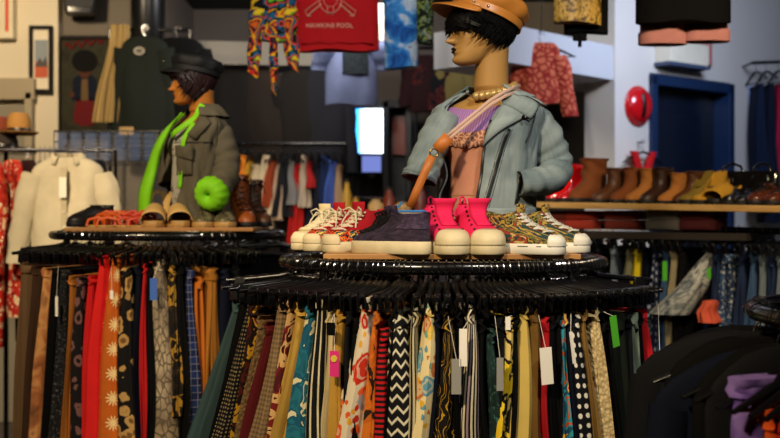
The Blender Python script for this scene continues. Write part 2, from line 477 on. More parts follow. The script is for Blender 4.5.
# ------------------------------------------------------------------ garments
def slabrow(a, t, z, yo, k, amp, ph, n=56, xo=0.0, sq=.75):
    row = []
    for j in range(n + 1):
        th = PI + 2 * PI * j / n
        c, s_ = math.cos(th), math.sin(th)
        x = a * math.copysign(abs(c) ** (.6 if c > 0 else .9), c); y = t * math.copysign(abs(s_) ** sq, s_) * (1 + .5 * max(-1, min(1, x / a)))
        f = amp * (math.sin(k * th + ph) + .5 * math.sin((k * 2 + 3) * th + ph * 2.3 + z * 5))
        x += f * c * .8 + xo; y += f * s_ * .9 + amp * .5 * math.sin(3 * th + ph + z * 9) + yo
        row.append((x, y, z))
    return row
def slab_mesh(a0, a1, t0, t1, h, sway=0.0, k=9, amp=.006, ph=0.0, yoff=0.0, nrow=13, xs=0.0, z0=0.0):
    rows = []
    for i in range(nrow):
        q = i / (nrow - 1); z = z0 - h * q
        t = lerp(t0, t1, q ** .8); a = lerp(a0, a1, q ** .9)
        am = min(amp, t * .45) * (.25 + .75 * min(1, q * 2.2))
        rows.append(slabrow(a, t, z, yoff + sway * q ** 1.15 + .006 * math.sin(q * 7 + ph), k, am, ph + q * .8, xo=xs * q))
    g = M(); n = len(rows[0])
    us = [0.0]
    mid = rows[nrow // 2]
    for j in range(1, n): us.append(us[-1] + (Vector(mid[j]) - Vector(mid[j - 1])).length)
    uvs = [(us[j] + ph * .37, r[0][2] + ph * .21) for r in rows for j in range(n)]
    g.grid(rows, uvs)
    m = len(g.v)
    g.add([(0, yoff, z0 + .004)] + list(rows[0]), [(0, j + 1, j + 2) for j in range(n - 1)], [(us[0], z0)] + [(u, z0) for u in us])
    g.add([(xs, sway + yoff, z0 - h)] + list(rows[-1]), [(0, j + 2, j + 1) for j in range(n - 1)], [(us[0], z0 - h)] + [(u, z0 - h) for u in us])
    return g
def price_tag(parent, x, y, z, w=.035, h=.06, mat=None, rz=90, label=None, tilt=0, name='price_tag'):
    g = M(); rot = Matrix.Rotation(R(rz), 3, 'Z') @ Matrix.Rotation(R(tilt), 3, 'Y')
    g.box((0, 0, -h / 2), (w, .0016, h), None); g.xf(Matrix.Translation((x, y, z)) @ rot.to_4x4())
    return g.build(name, mat or PAPER, parent, smooth=False, label=label)
def hang_garment(kind, label, cat, mat, pos, yaw, drop, h, t0, t1, a0=.155, a1=.19, sway=0.0, seed=0, group=None, k=9, amp=.006, band=None, xs=0.0):
    """garment hanging from a rail at pos; local +x points to the shopper's side; returns the thing"""
    t = thing(kind, label, cat, pos, yaw, group)
    r = random.Random(seed * 17 + 3); ph = r.uniform(0, 6)
    if kind in ('trousers', 'jeans', 'shorts'):
        for s_ in (-1, 1):
            slab_mesh(a0 * .96, a1 * .9, t0 * .55, t1 * .55, h, sway + s_ * t1 * .35, 6, amp, ph + s_, yoff=s_ * t0 * .42, z0=-drop - .02, xs=xs).build('trouser_leg', mat, t)
        slab_mesh(a0, a0, t0 * 1.02, t0 * 1.02, .04, 0, 5, .001, ph, z0=-drop, nrow=4).build('waistband', band or mat, t)
    else:
        slab_mesh(a0 * .97, a1, t0 * .95, t1, h, sway, k, amp, ph, z0=-drop - .012, xs=xs).build({'skirt': 'skirt_panel', 'dress': 'dress_body', 'top': 'top_body', 'shirt': 'shirt_body', 'coat': 'coat_body', 'scarf': 'scarf_body'}.get(kind.split('_')[-1], 'body'), mat, t)
        slab_mesh(a0, a0, t0 * 1.03, t0 * 1.03, .032, 0, 5, .001, ph, z0=-drop, nrow=4).build('waistband', band or mat, t)
    return t
def rack_phi(rk, px, off=.165):
    f = lambda p: 390 + F * (rk['cx'] + (rk['R'] + off) * math.sin(p)) / (rk['cy'] - (rk['R'] + off) * math.cos(p)) - px
    lo, hi = R(-100), R(100)
    for _ in range(50):
        m = (lo + hi) / 2
        if f(m) > 0: hi = m
        else: lo = m
    return (lo + hi) / 2
def on_rack(rk, px, pxb, py, wt, wb, kind, label, cat, mat, h=.6, group=None, seed=0, k=9, amp=.006, off=.165, band=None, hang=True, rackname='centre', bright='clip', a1=None, pyb=438, hlabel=None, phi=None, xs=0.0):
    """garment whose outer edge tops out at pixel (px, py) and passes (pxb, pyb); widths in pixels"""
    p = rack_phi(rk, px, off) if phi is None else R(phi); c, s_ = math.cos(p), math.sin(p)
    x0, y0 = rk['cx'] + rk['R'] * s_, rk['cy'] - rk['R'] * c
    Ye = rk['cy'] - (rk['R'] + off) * c
    zt = CZ - (py - HZ) / F * Ye; drop = max(.06, min(.14, rk['z'] - zt))
    zb = CZ - (pyb - HZ) / F * Ye
    mpp = Ye / F
    fr = (zt - zb) / h                                 # fraction of the garment's length down to the row pyb
    cc = max(c, .45)
    sway = ((pxb - px) * mpp / cc) / max(fr, .2) ** 1.15
    sway = max(-.22, min(.22, sway))
    t0 = wt * mpp / 2 / cc ** .3; t1 = t0 + (wb * 1.15 * mpp / 2 - t0) / max(fr, .3) ** .8
    # local +x is outward, so local +y runs to the viewer's right on the near side
    t = hang_garment(kind, label, cat, mat, (x0, y0, rk['z']), p - PI / 2, drop, h, t0, max(t1, t0), a0=off - .01, a1=a1 or (off + .012), sway=sway, seed=seed, group=group, k=k, amp=amp, band=band, xs=xs)
    if hang:
        hanger(bright, hlabel or hl(label, 'hanger with the '), (x0, y0, rk['z']), p - PI / 2, 'hangers on the %s rack' % rackname)
    return t, mpp, drop
# ------------------------------------------------------------------ cloth
def P(key, c, **k): return fab(key, 'plain', c, **k)
BLK = P('black cloth', '#070709', spec=.1); NVY = P('navy cloth', '#0b1020', spec=.1); CHAR = P('charcoal cloth', '#131417', spec=.1)
# --- centre rack: (px, px at the lower edge, py, width top, width bottom, kind, label, category, material, extra)
CR = [
 (214, 178, 297, 9, 18, 'trousers', 'dark slate green trousers at the far left of the centre rack', 'trousers', P('slate green', '#34494b'), dict(h=.75, phi=-70, xs=.20)),
 (224, 206, 292, 9, 20, 'trousers', 'black trousers hanging right of the slate green trousers, centre rack', 'trousers', BLK, dict(h=.75, phi=-63, xs=.10)),
 (234, 210, 300, 8, 18, 'pleated_skirt', 'black skirt with a fine dotted stripe at the left of the centre rack', 'skirt', fab('fine dotted black', 'dots', '#101014', '#8a7a55', s=2.2), dict(phi=-58, xs=.05)),
 (246, 225, 303, 8, 19, 'wrap_skirt', 'dark maroon skirt with mustard blotches left of the brown checked skirt', 'skirt', fab('maroon mustard print', 'print', '#2a0f10', '#4a1512', '#1b0d0c', '#b98b22', '#5a1a14'), {}),
 (254, 234, 316, 5, 9, 'long_skirt', 'narrow tan speckled skirt beside the brown checked skirt', 'skirt', fab('tan speckle', 'knit', '#8b6f4a', '#4f3b22'), {}),
 (262, 240, 322, 6, 14, 'long_skirt', 'deep red skirt tucked just left of the brown checked skirt', 'skirt', P('deep red', '#5c1418'), {}),
 (276, 252, 299, 9, 25, 'pencil_skirt', 'brown and beige small-checked tweed skirt on the centre rack', 'skirt', fab('tweed check', 'check', '#8d7250', '#4a3826', '#b39a72'), {}),
 (285, 268, 300, 6, 10, 'wrap_skirt', 'maroon skirt between the checked tweed and plain mustard skirts', 'skirt', fab('maroon cream print', 'print', '#4a1418', '#6d1a1c', '#c9a26a', '#38100f'), {}),
 (294, 270, 303, 9, 22, 'a_line_skirt', 'plain pale mustard skirt left of the teal floral skirt', 'skirt', P('pale mustard', '#c9a048'), {}),
 (304, 291, 306, 8, 25, 'flared_skirt', 'teal skirt with large cream flowers on the centre rack', 'skirt', fab('teal cream floral', 'print', '#1b5c70', '#1f6a7d', '#17526a', '#d6cfa8', '#1b5c70', s=.85), {}),
 (313, 311, 289, 8, 21, 'striped_skirt', 'black skirt with bold cream vertical stripes, right of the teal floral one', 'skirt', fab('bold stripe', 'vstripe', '#0d0e11', '#0d0e11', '#0d0e11', '#cfc6a2', s=2.3), dict(amp=.002)),
 (325, 324, 313, 6, 15, 'long_skirt', 'plain cream skirt right of the bold black and cream stripes', 'skirt', P('cream cotton', '#d2bf8c'), {}),
 (336, 332, 310, 8, 12, 'a_line_skirt', 'ochre skirt with a black clip patch, left of the red leaf print skirt', 'skirt', P('ochre cotton', '#b98d36'), {}),
 (361, 344, 298, 9, 30, 'flared_skirt', 'cream skirt printed with red and orange leaves and grey bands', 'skirt', fab('red leaf print', 'floral', '#d9cdb0', '#c5301c', '#d9571e', '#8f8f98', '#e0a234', '#b8261a'), dict(k=7)),
 (375, 364, 312, 6, 13, 'wrap_skirt', 'orange skirt with dark blotches beside the red leaf print', 'skirt', fab('orange blotch', 'print', '#c46418', '#c86d1e', '#b85c16', '#231610'), {}),
 (382, 378, 330, 8, 16, 'knit_skirt', 'red and black horizontally striped knit skirt', 'skirt', fab('red black hoop', 'hstripe', '#b3161c', '#140b0c', s=3.6), dict(amp=.002)),
 (398, 395, 315, 17, 27, 'pencil_skirt', 'black skirt with thin cream zigzag stripes on the centre rack', 'skirt', fab('zigzag', 'wavy', '#0b0c10', '#cfc9ae', s=1.0), dict(amp=.0025, k=6)),
 (415, 409, 313, 7, 11, 'striped_skirt', 'narrow black skirt with close cream pinstripes right of the zigzag skirt', 'skirt', fab('close stripe', 'vstripe', '#14130f', '#b7ad8a', s=3.2), dict(amp=.002)),
 (428, 419, 303, 9, 27, 'flared_skirt', 'cream skirt with blue, yellow and rust flowers on the centre rack', 'skirt', fab('cream garden floral', 'floral', '#dccb97', '#5f93a5', '#d8a428', '#b96a34', '#6f9c8d', '#dcb84e', s=1.15), dict(k=7)),
 (448, 444, 320, 10, 21, 'wrap_skirt', 'black skirt with gold swirls right of the blue and rust floral skirt', 'skirt', fab('gold swirl', 'swirl', '#0e0c0b', '#0e0c0b', '#0e0c0b', '#b48a1f', '#16110d'), {}),
 (471, 474, 310, 9, 24, 'striped_skirt', 'black, cream and mauve striped satin skirt at the middle of the centre rack', 'skirt', fab('satin stripe', 'vstripe', '#0f0d10', '#cdc3a2', '#15121a', '#8b7a86', '#0f0d10', '#d8cfae', s=1.25, rough=.45), dict(k=7)),
 (494, 496, 330, 8, 16, 'long_skirt', 'dark teal speckled skirt left of the yellow and black skirt', 'skirt', fab('dark teal speckle', 'splat', '#10201f', '#182e2c', '#3f6a60'), {}),
 (511, 504, 318, 9, 16, 'wrap_skirt', 'bright yellow skirt with black scribbled print', 'skirt', fab('yellow scribble', 'print', '#d9b61c', '#d9b61c', '#e0bf2a', '#17140c', '#cdb66a'), {}),
 (528, 523, 306, 8, 24, 'a_line_skirt', 'plain straw yellow skirt right of the yellow and black skirt', 'skirt', P('straw yellow', '#cdb25c'), dict(k=7)),
 (537, 541, 309, 10, 15, 'long_skirt', 'olive brown skirt right of the plain straw yellow skirt', 'skirt', P('olive brown', '#6b4d1f'), {}),
 (549, 549, 318, 7, 9, 'long_skirt', 'scarlet skirt showing as a narrow strip right of the olive brown skirt', 'skirt', P('scarlet', '#a3101a'), dict(h=.42)),
 (557, 557, 316, 8, 16, 'pencil_skirt', 'black pencil skirt left of the turquoise and orange print', 'skirt', BLK, {}),
 (569, 567, 314, 8, 14, 'wrap_skirt', 'turquoise, orange and red printed skirt on the centre rack', 'skirt', fab('turquoise orange print', 'print', '#2f8f99', '#c9501d', '#2f8f99', '#1d4d63', '#d9a64a', '#b3221b'), {}),
 (581, 587, 315, 13, 25, 'pencil_skirt', 'black skirt with small white polka dots', 'skirt', fab('polka', 'dots', '#0a0b10', '#ded8c6'), dict(amp=.003)),
 (590, 597, 308, 6, 10, 'long_skirt', 'mustard edged brown skirt squeezed right of the polka dots', 'skirt', P('mustard brown', '#80602c'), {}),
 (601, 613, 308, 8, 26, 'knit_skirt', 'cream bobbly knitted skirt at the right of the centre rack', 'skirt', fab('cream knit', 'knit', '#d8c391', '#9c8350'), {}),
 (626, 630, 314, 20, 30, 'trousers', 'very dark green trousers right of the cream knitted skirt', 'trousers', P('bottle green', '#10170f'), dict(h=.7)),
 (641, 651, 313, 9, 14, 'jeans', 'faded green denim jeans with tan stitching at the right end of the centre rack', 'jeans', fab('green denim', 'denim', '#59695f', '#7d8a74', '#3b4a44'), dict(h=.28)),
 (651, 657, 309, 5, 8, 'long_skirt', 'red skirt strip at the right end of the centre rack', 'skirt', P('signal red', '#b3151a'), dict(h=.24)),
 (655, 664, 322, 9, 16, 'long_skirt', 'black and grey houndstooth skirt at the far right of the centre rack', 'skirt', fab('houndstooth', 'check', '#3b3b3d', '#121214', '#77757a'), {}),
]
made = {}
for i, (px, pxb, py, wt, wb, kind, lab, cat, m, ex) in enumerate(CR):
    made[px], _, _ = on_rack(RC, px, pxb, py, wt, wb, kind, lab, cat, m, seed=i, **ex)
FILL = [(346, 341, 'added dark filler just right of the ochre skirt with the clip patch'), (353, 350, 'added dark filler just right of the ochre skirt, second of two fillers there'), (389, 387, 'added dark filler just right of the red and black hoops'), (437, 431, 'added dark filler just right of the rust floral skirt'), (460, 459, 'added dark filler just right of the gold swirls'), (484, 487, 'added dark filler just right of the satin stripes'), (502, 502, 'added dark filler just right of the dark teal speckled skirt'), (519, 513, 'added dark filler just right of the yellow scribbled print'), (562, 562, 'added dark filler just right of the black pencil skirt'), (575, 577, 'added dark filler just right of the turquoise and orange print'), (609, 621, 'added dark filler just right of the cream knitted skirt'), (617, 622, 'plain dark skirt just right of the cream knitted skirt, second of two black skirts there'), (635, 642, 'added dark filler just right of the bottle green trousers'), (647, 656, 'added dark filler just right of the faded green jeans'), ]  # black skirts added to stand for the dark gaps between the garments
for i, (px, pxb, lab) in enumerate(FILL): on_rack(RC, px, pxb, 312 + (i * 7) % 9, 6, 5, 'long_skirt', lab, 'skirt', BLK if i % 3 else NVY if i % 2 else CHAR, seed=150 + i)
def tag_on(px, rk, dx, py, w=.03, h=.055, mat=None, tilt=0, label=None, name='price_tag', off=.185, rz=90):
    """swing tag in front of a garment's outer edge, dx pixels sideways, hanging from row py"""
    t = made[px]; Y = t.location.y - .17 * abs(math.cos(t.rotation_euler.z + PI / 2)); z = CZ - (py - HZ) / F * Y - t.location.z
    o = price_tag(t, off, dx * Y / F, z, w, h, mat, rz, label, tilt, name)
    g = M(); g.tube([(off - .012, 0, -.10), (off, dx * Y / F, z)], .0006, 4); g.build('tag_string', PAPER, t)
    return o
GREENT = solidmat('green tag', '#4fae2c', .6, .3); PINKT = solidmat('pink tag', '#d8307f', .6, .3); BLUET = solidmat('blue tag', '#3c63b4', .6, .3); BEIGET = solidmat('beige tag', '#cfc5a8', .7, .3)
GREYT = solidmat('grey tag', '#8d8c86', .7, .3)
tag_on(471, RC, -9, 328, .018, .085)
tag_on(448, RC, 8, 358, .022, .08, GREYT, label='grey printed tag')
tag_on(494, RC, 4, 357, .016, .075, GREYT)
tag_on(511, RC, -6, 316, .012, .03)
tag_on(537, RC, 5, 347, .03, .085, PAPER, tilt=-4)
tag_on(569, RC, -4, 331, .009, .075, PAPER, tilt=-8)
tag_on(601, RC, 8, 316, .022, .075, GREENT, tilt=-10, label='bright green tag')
o = tag_on(336, RC, 3, 350, .024, .06, PINKT, label='pink tag with a yellow and green badge')
_c = sum((v.co for v in o.data.vertices), Vector()) / 8
M().lathe([(0, 0), (.008, 0), (.008, .002), (0, .002)], (0, 0, 0), 14, 'x').build('badge', solidmat('badge yellow', '#cfc23a', .6), o, (_c.x + .001, _c.y, _c.z + .012))
tag_on(336, RC, -1, 322, .022, .03, BLACKP, label='black clip patch', name='clip_patch')
tag_on(655, RC, -8, 372, .05, .13, GREYT, tilt=14, label='large grey card tag')
# dark clothes round the back half of the centre rack
BACKS = [BLK, NVY, CHAR, P('aubergine cloth', '#1d1220'), P('ink cloth', '#0c1216')]
def rack_backs(rk, name, a0, a1, n, h=.6):
    for i in range(n):
        p = R(lerp(a0, a1, i / (n - 1))); x, y = rk['cx'] + rk['R'] * math.sin(p), rk['cy'] - rk['R'] * math.cos(p)
        hang_garment('long_skirt', 'dark skirt round the back of the %s rack' % name, 'skirt', BACKS[i % 5], (x, y, rk['z']), p - PI / 2, .085, h, .011, .035, seed=90 + i, group='dark skirts at the back of the %s rack' % name)
        hanger('clip', 'black clip hanger round the back of the %s rack' % name, (x, y, rk['z']), p - PI / 2, 'hangers at the back of the %s rack' % name)
rack_backs(RC, 'centre', 100, 262, 19)
rack_backs(RL, 'left', 100, 262, 15, .8)
# spare empty hangers sticking out at both ends and between the garments
for i, (px, py_) in enumerate([(222, 0), (229, 0), (238, 0), (247, 0), (258, 0), (640, 0), (634, 0), (646, 0), (618, 0), (611, 0)]):
    p = rack_phi(RC, px, .185)
    hanger('clip', 'empty black hanger sticking out at the %s end of the centre rack' % ('left' if px < 400 else 'right'), (RC['cx'] + RC['R'] * math.sin(p), RC['cy'] - RC['R'] * math.cos(p), RC['z']), p - PI / 2, 'empty hangers at the %s end of the centre rack' % ('left' if px < 400 else 'right'))

# --- left rack
LR = [
 (18, 10, 262, 12, 18, 'trousers', 'taupe brown trousers at the far left of the left rack', 'trousers', P('taupe', '#6b5238'), {}),
 (29, 22, 266, 8, 14, 'long_skirt', 'dark brown skirt right of the taupe trousers on the left rack', 'skirt', P('dark brown', '#3a2517'), {}),
 (40, 28, 268, 9, 16, 'wrap_skirt', 'tan skirt with peach streaks on the left rack', 'skirt', fab('peach streak', 'tiedye', '#5b3a24', '#a8683c', '#c89158', '#7a4a2a'), {}),
 (51, 43, 268, 9, 14, 'long_skirt', 'plain black skirt right of the peach streaked skirt, left rack', 'skirt', BLK, {}),
 (60, 53, 270, 8, 16, 'sequin_skirt', 'black skirt with a fine grey sparkle on the left rack', 'skirt', fab('sparkle black', 'splat', '#0f1013', '#131418', '#5a5a58', s=1.6), {}),
 (67, 62, 276, 5, 9, 'long_skirt', 'narrow orange tan skirt left of the paisley skirt', 'skirt', P('orange tan', '#b06a28'), {}),
 (76, 74, 280, 8, 17, 'wrap_skirt', 'black skirt with dusty pink paisley, left of the bright red dress', 'skirt', fab('pink paisley', 'leopard', '#120d10', '#6d4a46', '#120d10', s=.8), {}),
 (88, 84, 276, 7, 12, 'pencil_skirt', 'red skirt half hidden left of the bright red dress', 'skirt', P('tomato red', '#c2181a'), {}),
 (99, 88, 256, 10, 20, 'long_dress', 'long bright red dress on the left rack', 'dress', P('bright red', '#dc1f1d'), dict(k=6)),
 (112, 104, 256, 9, 24, 'long_skirt', 'orange batik skirt with pale star flowers on the left rack', 'skirt', fab('star batik', 'stars', '#c8641c', '#a84f14', '#e5c68a'), {}),
 (124, 124, 268, 10, 21, 'wrap_skirt', 'black skirt with big tan leopard spots on the left rack', 'skirt', fab('big leopard', 'leopard', '#0f0c0b', '#b08a4f', '#6e4c24', s=.8), {}),
 (136, 137, 266, 7, 9, 'long_skirt', 'navy skirt right of the leopard spotted skirt, left rack', 'skirt', NVY, {}),
 (144, 142, 264, 5, 8, 'long_skirt', 'narrow red skirt left of the grey snakeskin skirt', 'skirt', P('cherry red', '#b01518'), {}),
 (150, 150, 268, 6, 8, 'long_skirt', 'plain black skirt left of the grey snakeskin skirt', 'skirt', BLK, {}),
 (158, 163, 262, 9, 34, 'flared_skirt', 'pale grey beige snakeskin print skirt on the left rack', 'skirt', fab('snakeskin', 'snake', '#a8977a', '#857660', '#5d5142'), dict(k=7)),
 (173, 177, 268, 7, 12, 'wrap_skirt', 'black and mustard blotched skirt right of the snakeskin skirt', 'skirt', fab('mustard blotch', 'print', '#171310', '#2b2015', '#9a7426', '#171310'), dict(h=.5)),
 (182, 184, 266, 8, 14, 'long_skirt', 'plain black skirt left of the navy plaid skirt', 'skirt', BLK, {}),
 (192, 195, 270, 7, 14, 'pleated_skirt', 'navy plaid skirt left of the orange tan trousers', 'skirt', fab('navy plaid', 'plaid', '#0e1430', '#182a5a', '#8a8ca0'), {}),
 (201, 200, 278, 7, 12, 'trousers', 'bright tan orange trousers on the right of the left rack', 'trousers', P('amber', '#b9661c'), {}),
 (214, 213, 269, 12, 22, 'trousers', 'ochre brown trousers at the right of the left rack', 'trousers', P('ochre brown', '#9c6420'), {}),
 (228, 230, 270, 9, 15, 'long_skirt', 'dark navy skirt right of the ochre trousers', 'skirt', NVY, {}),
 (240, 244, 270, 9, 16, 'long_skirt', 'black skirt at the right end of the left rack', 'skirt', BLK, {}),
]
for i, (px, pxb, py, wt, wb, kind, lab, cat, m, ex) in enumerate(LR):
    ex.setdefault('h', .85)
    made[px], _, _ = on_rack(RL, px, pxb, py, wt, wb, kind, lab, cat, m, seed=40 + i, rackname='left', **ex)
tag_on(158, RL, -4, 278, .024, .075, BLUET, label='blue printed tag')
tag_on(112, RL, 2, 290, .012, .03, PAPER)
tag_on(60, RL, 1, 296, .012, .07, PAPER)
for i, px in enumerate([12, 24, 46, 246, 254, 262]):
    p = rack_phi(RL, px, .185)
    hanger('clip', 'empty black hanger at the %s end of the left rack' % ('left' if px < 150 else 'right'), (RL['cx'] + RL['R'] * math.sin(p), RL['cy'] - RL['R'] * math.cos(p), RL['z']), p - PI / 2, 'empty hangers at the %s end of the left rack' % ('left' if px < 150 else 'right'))

# --- straight right rack under the shoe shelf
RA, RB = Vector((.62, 5.42)), Vector((2.1, 4.12))
RZ0, RZ1 = 1.306, 1.270
def rz_at(q): return lerp(RZ0, RZ1, (Vector((q[0], q[1])) - RA).length / (RB - RA).length)
rt = straight_rack('clothes_rack', 'long straight black rack of jeans under the shoe shelf', RA, RB, (RZ0, RZ1), DCHROME, top=(1.39, 1.36))
rdir = (RB - RA).normalized(); rnrm = Vector((rdir.y, -rdir.x))      # towards the shopper
if rnrm.y > 0: rnrm = -rnrm
def rail_at(px, off=.17):
    lo, hi = 0.0, (RB - RA).length
    for _ in range(50):
        m = (lo + hi) / 2; q = RA + rdir * m + rnrm * off
        if 390 + F * q.x / q.y > px: hi = m
        else: lo = m
    return RA + rdir * lo
den = [fab('denim dark', 'denim', '#16233f', '#22355a', '#0d1426'), fab('denim mid', 'denim', '#2b4468', '#3d5a80', '#16243d'), fab('denim grey', 'denim', '#5d6a78', '#7c8791', '#39434f'), fab('denim black', 'denim', '#14161c', '#22252d', '#0a0b0e')]
RRk = [
 (566, 556, 'black trousers at the left end of the jeans rack', 'trousers', BLK, .02, .06), (580, 574, 'dark denim jeans near the left end of the jeans rack', 'jeans', den[3], .025, .06),
 (592, 588, 'charcoal trousers left of the grey jeans', 'trousers', CHAR, .02, .06),
 (607, 602, 'grey denim jeans left of the olive skirt on the jeans rack', 'jeans', den[2], .025, .06), (623, 606, 'olive grey skirt left of the yellow skirt', 'a_line_skirt', P('olive grey', '#77775c'), .02, .08),
 (631, 618, 'bright lemon yellow skirt on the jeans rack', 'a_line_skirt', P('lemon', '#e0c81e'), .02, .06), (640, 634, 'dark navy trousers right of the lemon yellow skirt', 'trousers', NVY, .025, .06),
 (650, 644, 'navy jeans with pale dots on the jeans rack', 'jeans', fab('navy dots', 'dots', '#16213a', '#8a8fa0', s=.7), .03, .07), (660, 657, 'mid blue jeans left of the cream edged skirt', 'jeans', den[1], .03, .06),
 (667, 664, 'cream edged straight skirt with a green tag', 'pencil_skirt', P('cream edge', '#8f8468'), .02, .035), (675, 672, 'black skirt left of the acid wash denim skirt', 'pencil_skirt', BLK, .02, .05),
 (704, 680, 'grey acid wash denim skirt on the jeans rack', 'denim_skirt', fab('acid wash', 'wash', '#2c3340', '#6d7579', '#b4b6b0', '#3c4652', s=.8), .03, .18), (711, 704, 'plain indigo jeans behind the paint splattered jeans', 'jeans', den[0], .03, .07),
 (722, 716, 'blue jeans splattered with white paint', 'jeans', fab('paint splatter', 'splat', '#16294a', '#27466e', '#c9cbbf'), .05, .10), (737, 734, 'dark jeans right of the paint splattered jeans', 'jeans', den[0], .03, .07),
 (748, 744, 'mid blue jeans to the right of the paint splattered pair', 'jeans', den[1], .03, .07), (757, 753, 'grey blue jeans third from the right edge on the jeans rack', 'jeans', den[2], .03, .06),
 (766, 762, 'dark blue jeans second from the right edge on the jeans rack', 'jeans', den[0], .03, .06), (775, 772, 'pale grey jeans at the right edge on the jeans rack', 'jeans', den[2], .03, .06), (786, 784, 'dark jeans cut by the right edge of the photo', 'jeans', den[3], .03, .06)]
ry = math.atan2(rnrm.y, rnrm.x)
for i, (px, pxb, lab, kind, m, t0, t1) in enumerate(RRk):
    kk = kind
    q = rail_at(px); sw = (pxb - px) * q.y / F
    made[px] = hang_garment(kk, lab, {'jeans': 'jeans', 'trousers': 'trousers'}.get(kind, 'skirt'), m, (q.x, q.y, rz_at(q)), ry, .085 + .02 * rnd.random(),   .27 if px == 704 else .65, t0 * .7 / 2 + .006, t1 * .8 / 2, a0=.13, a1=.21 if px == 704 else .15, sway=sw * 1.6, seed=70 + i)
    hanger('clip', hl(lab, 'hanger with the '), (q.x, q.y, rz_at(q)), ry, 'hangers on the jeans rack')
price_tag(made[667], .19, 0, -.14, .022, .085, GREENT, label='green paper tag')
price_tag(made[711], .19, 0, -.16, .018, .045, GREENT, label='green paper tag')
g = slab_mesh(.05, .07, .02, .03, .09, 0, 7, .008, 1.0, z0=-.30); g.xf(Matrix.Translation((.15, -.01, 0))); g.build('coral_pocket_scarf', P('coral', '#c9573f'), made[711])

# --- shirts, jackets and blouses with sleeves; local x = across the shoulders, -y = front
def fold(x, z, s): return mnoise.noise(Vector((x * 9 + s, z * 2.5, s * 1.7)))
def upper(parent, m, w=.44, h=.62, d=.09, flare=1.0, sl=.5, slr=.06, sag=.10, seed=1.0, neck=.075, collar=None, name='body', sleeve='sleeve', amp=.018, sh=.055, sleeves=True, spread=.07):
    rows = []; n = 48; nz = 18
    for i in range(nz):
        q = i / (nz - 1)
        if q < .22: e = q / .22; hw = lerp(neck, w / 2, e ** .85); z = -sh * e ** 1.4; dd = lerp(d * .55, d * .8, e)
        else: e = (q - .22) / .78; hw = w / 2 * lerp(1, flare, e); z = -sh - (h - sh) * e; dd = lerp(d * .8, d, min(1, e * 2))
        row = []
        for j in range(n + 1):
            th = PI / 2 + 2 * PI * j / n
            c, s_ = math.cos(th), math.sin(th)
            x = hw * math.copysign(abs(c) ** .8, c); y = dd / 2 * math.copysign(abs(s_) ** .9, s_)
            f = fold(x, z, seed + (3 if s_ > 0 else 0)) * amp * min(1, q * 2)
            row.append((x + f * .3 * c, y + f * s_ * 1.2, z + (.006 * math.sin(x * 23 + seed) if i == nz - 1 else 0)))
        rows.append(row)
    g = M(); g.grid(rows, cap1=True, cap0=True)
    o = g.build(name, m, parent)
    if sleeves:
        for s_ in (-1, 1):
            g = M(); pts = []; rr = []
            for i in range(10):
                q = i / 9
                pts.append((s_ * (w / 2 - .03 + (spread + .03) * q ** .7), .01 * math.sin(q * 5 + seed), -sh - .03 - sl * q)); rr.append(lerp(slr * 1.15, slr * .78, q) * (1 + .06 * math.sin(q * 17 + seed * 3 + s_)))
            rows = []
            for i, (p_, r_) in enumerate(zip(pts, rr)):
                rows.append([(p_[0] + r_ * math.cos(2 * PI * k / 20) * (1 + .1 * math.sin(k * 1.9 + i)), p_[1] + r_ * .62 * math.sin(2 * PI * k / 20), p_[2] + s_ * .25 * r_ * math.cos(2 * PI * k / 20) * (1 if i < 3 else .2)) for k in range(21)])
            g.grid(rows, cap0=True, cap1=True); g.build(sleeve, m, parent)
    if collar:
        g = M(); rows = []
        for zz, rr in ((-.012, neck * 1.08), (.022, neck * .95), (.012, neck * 1.1), (-.018, neck * 1.28)):
            rows.append([(rr * math.cos(a) , rr * .62 * math.sin(a), zz - .02 * (1 if math.sin(a) < -.5 else 0)) for a in [R(-60) + R(300) * k / 24 for k in range(25)]])
        g.grid(rows); g.build('collar', collar, parent, solid=.003)
    return o

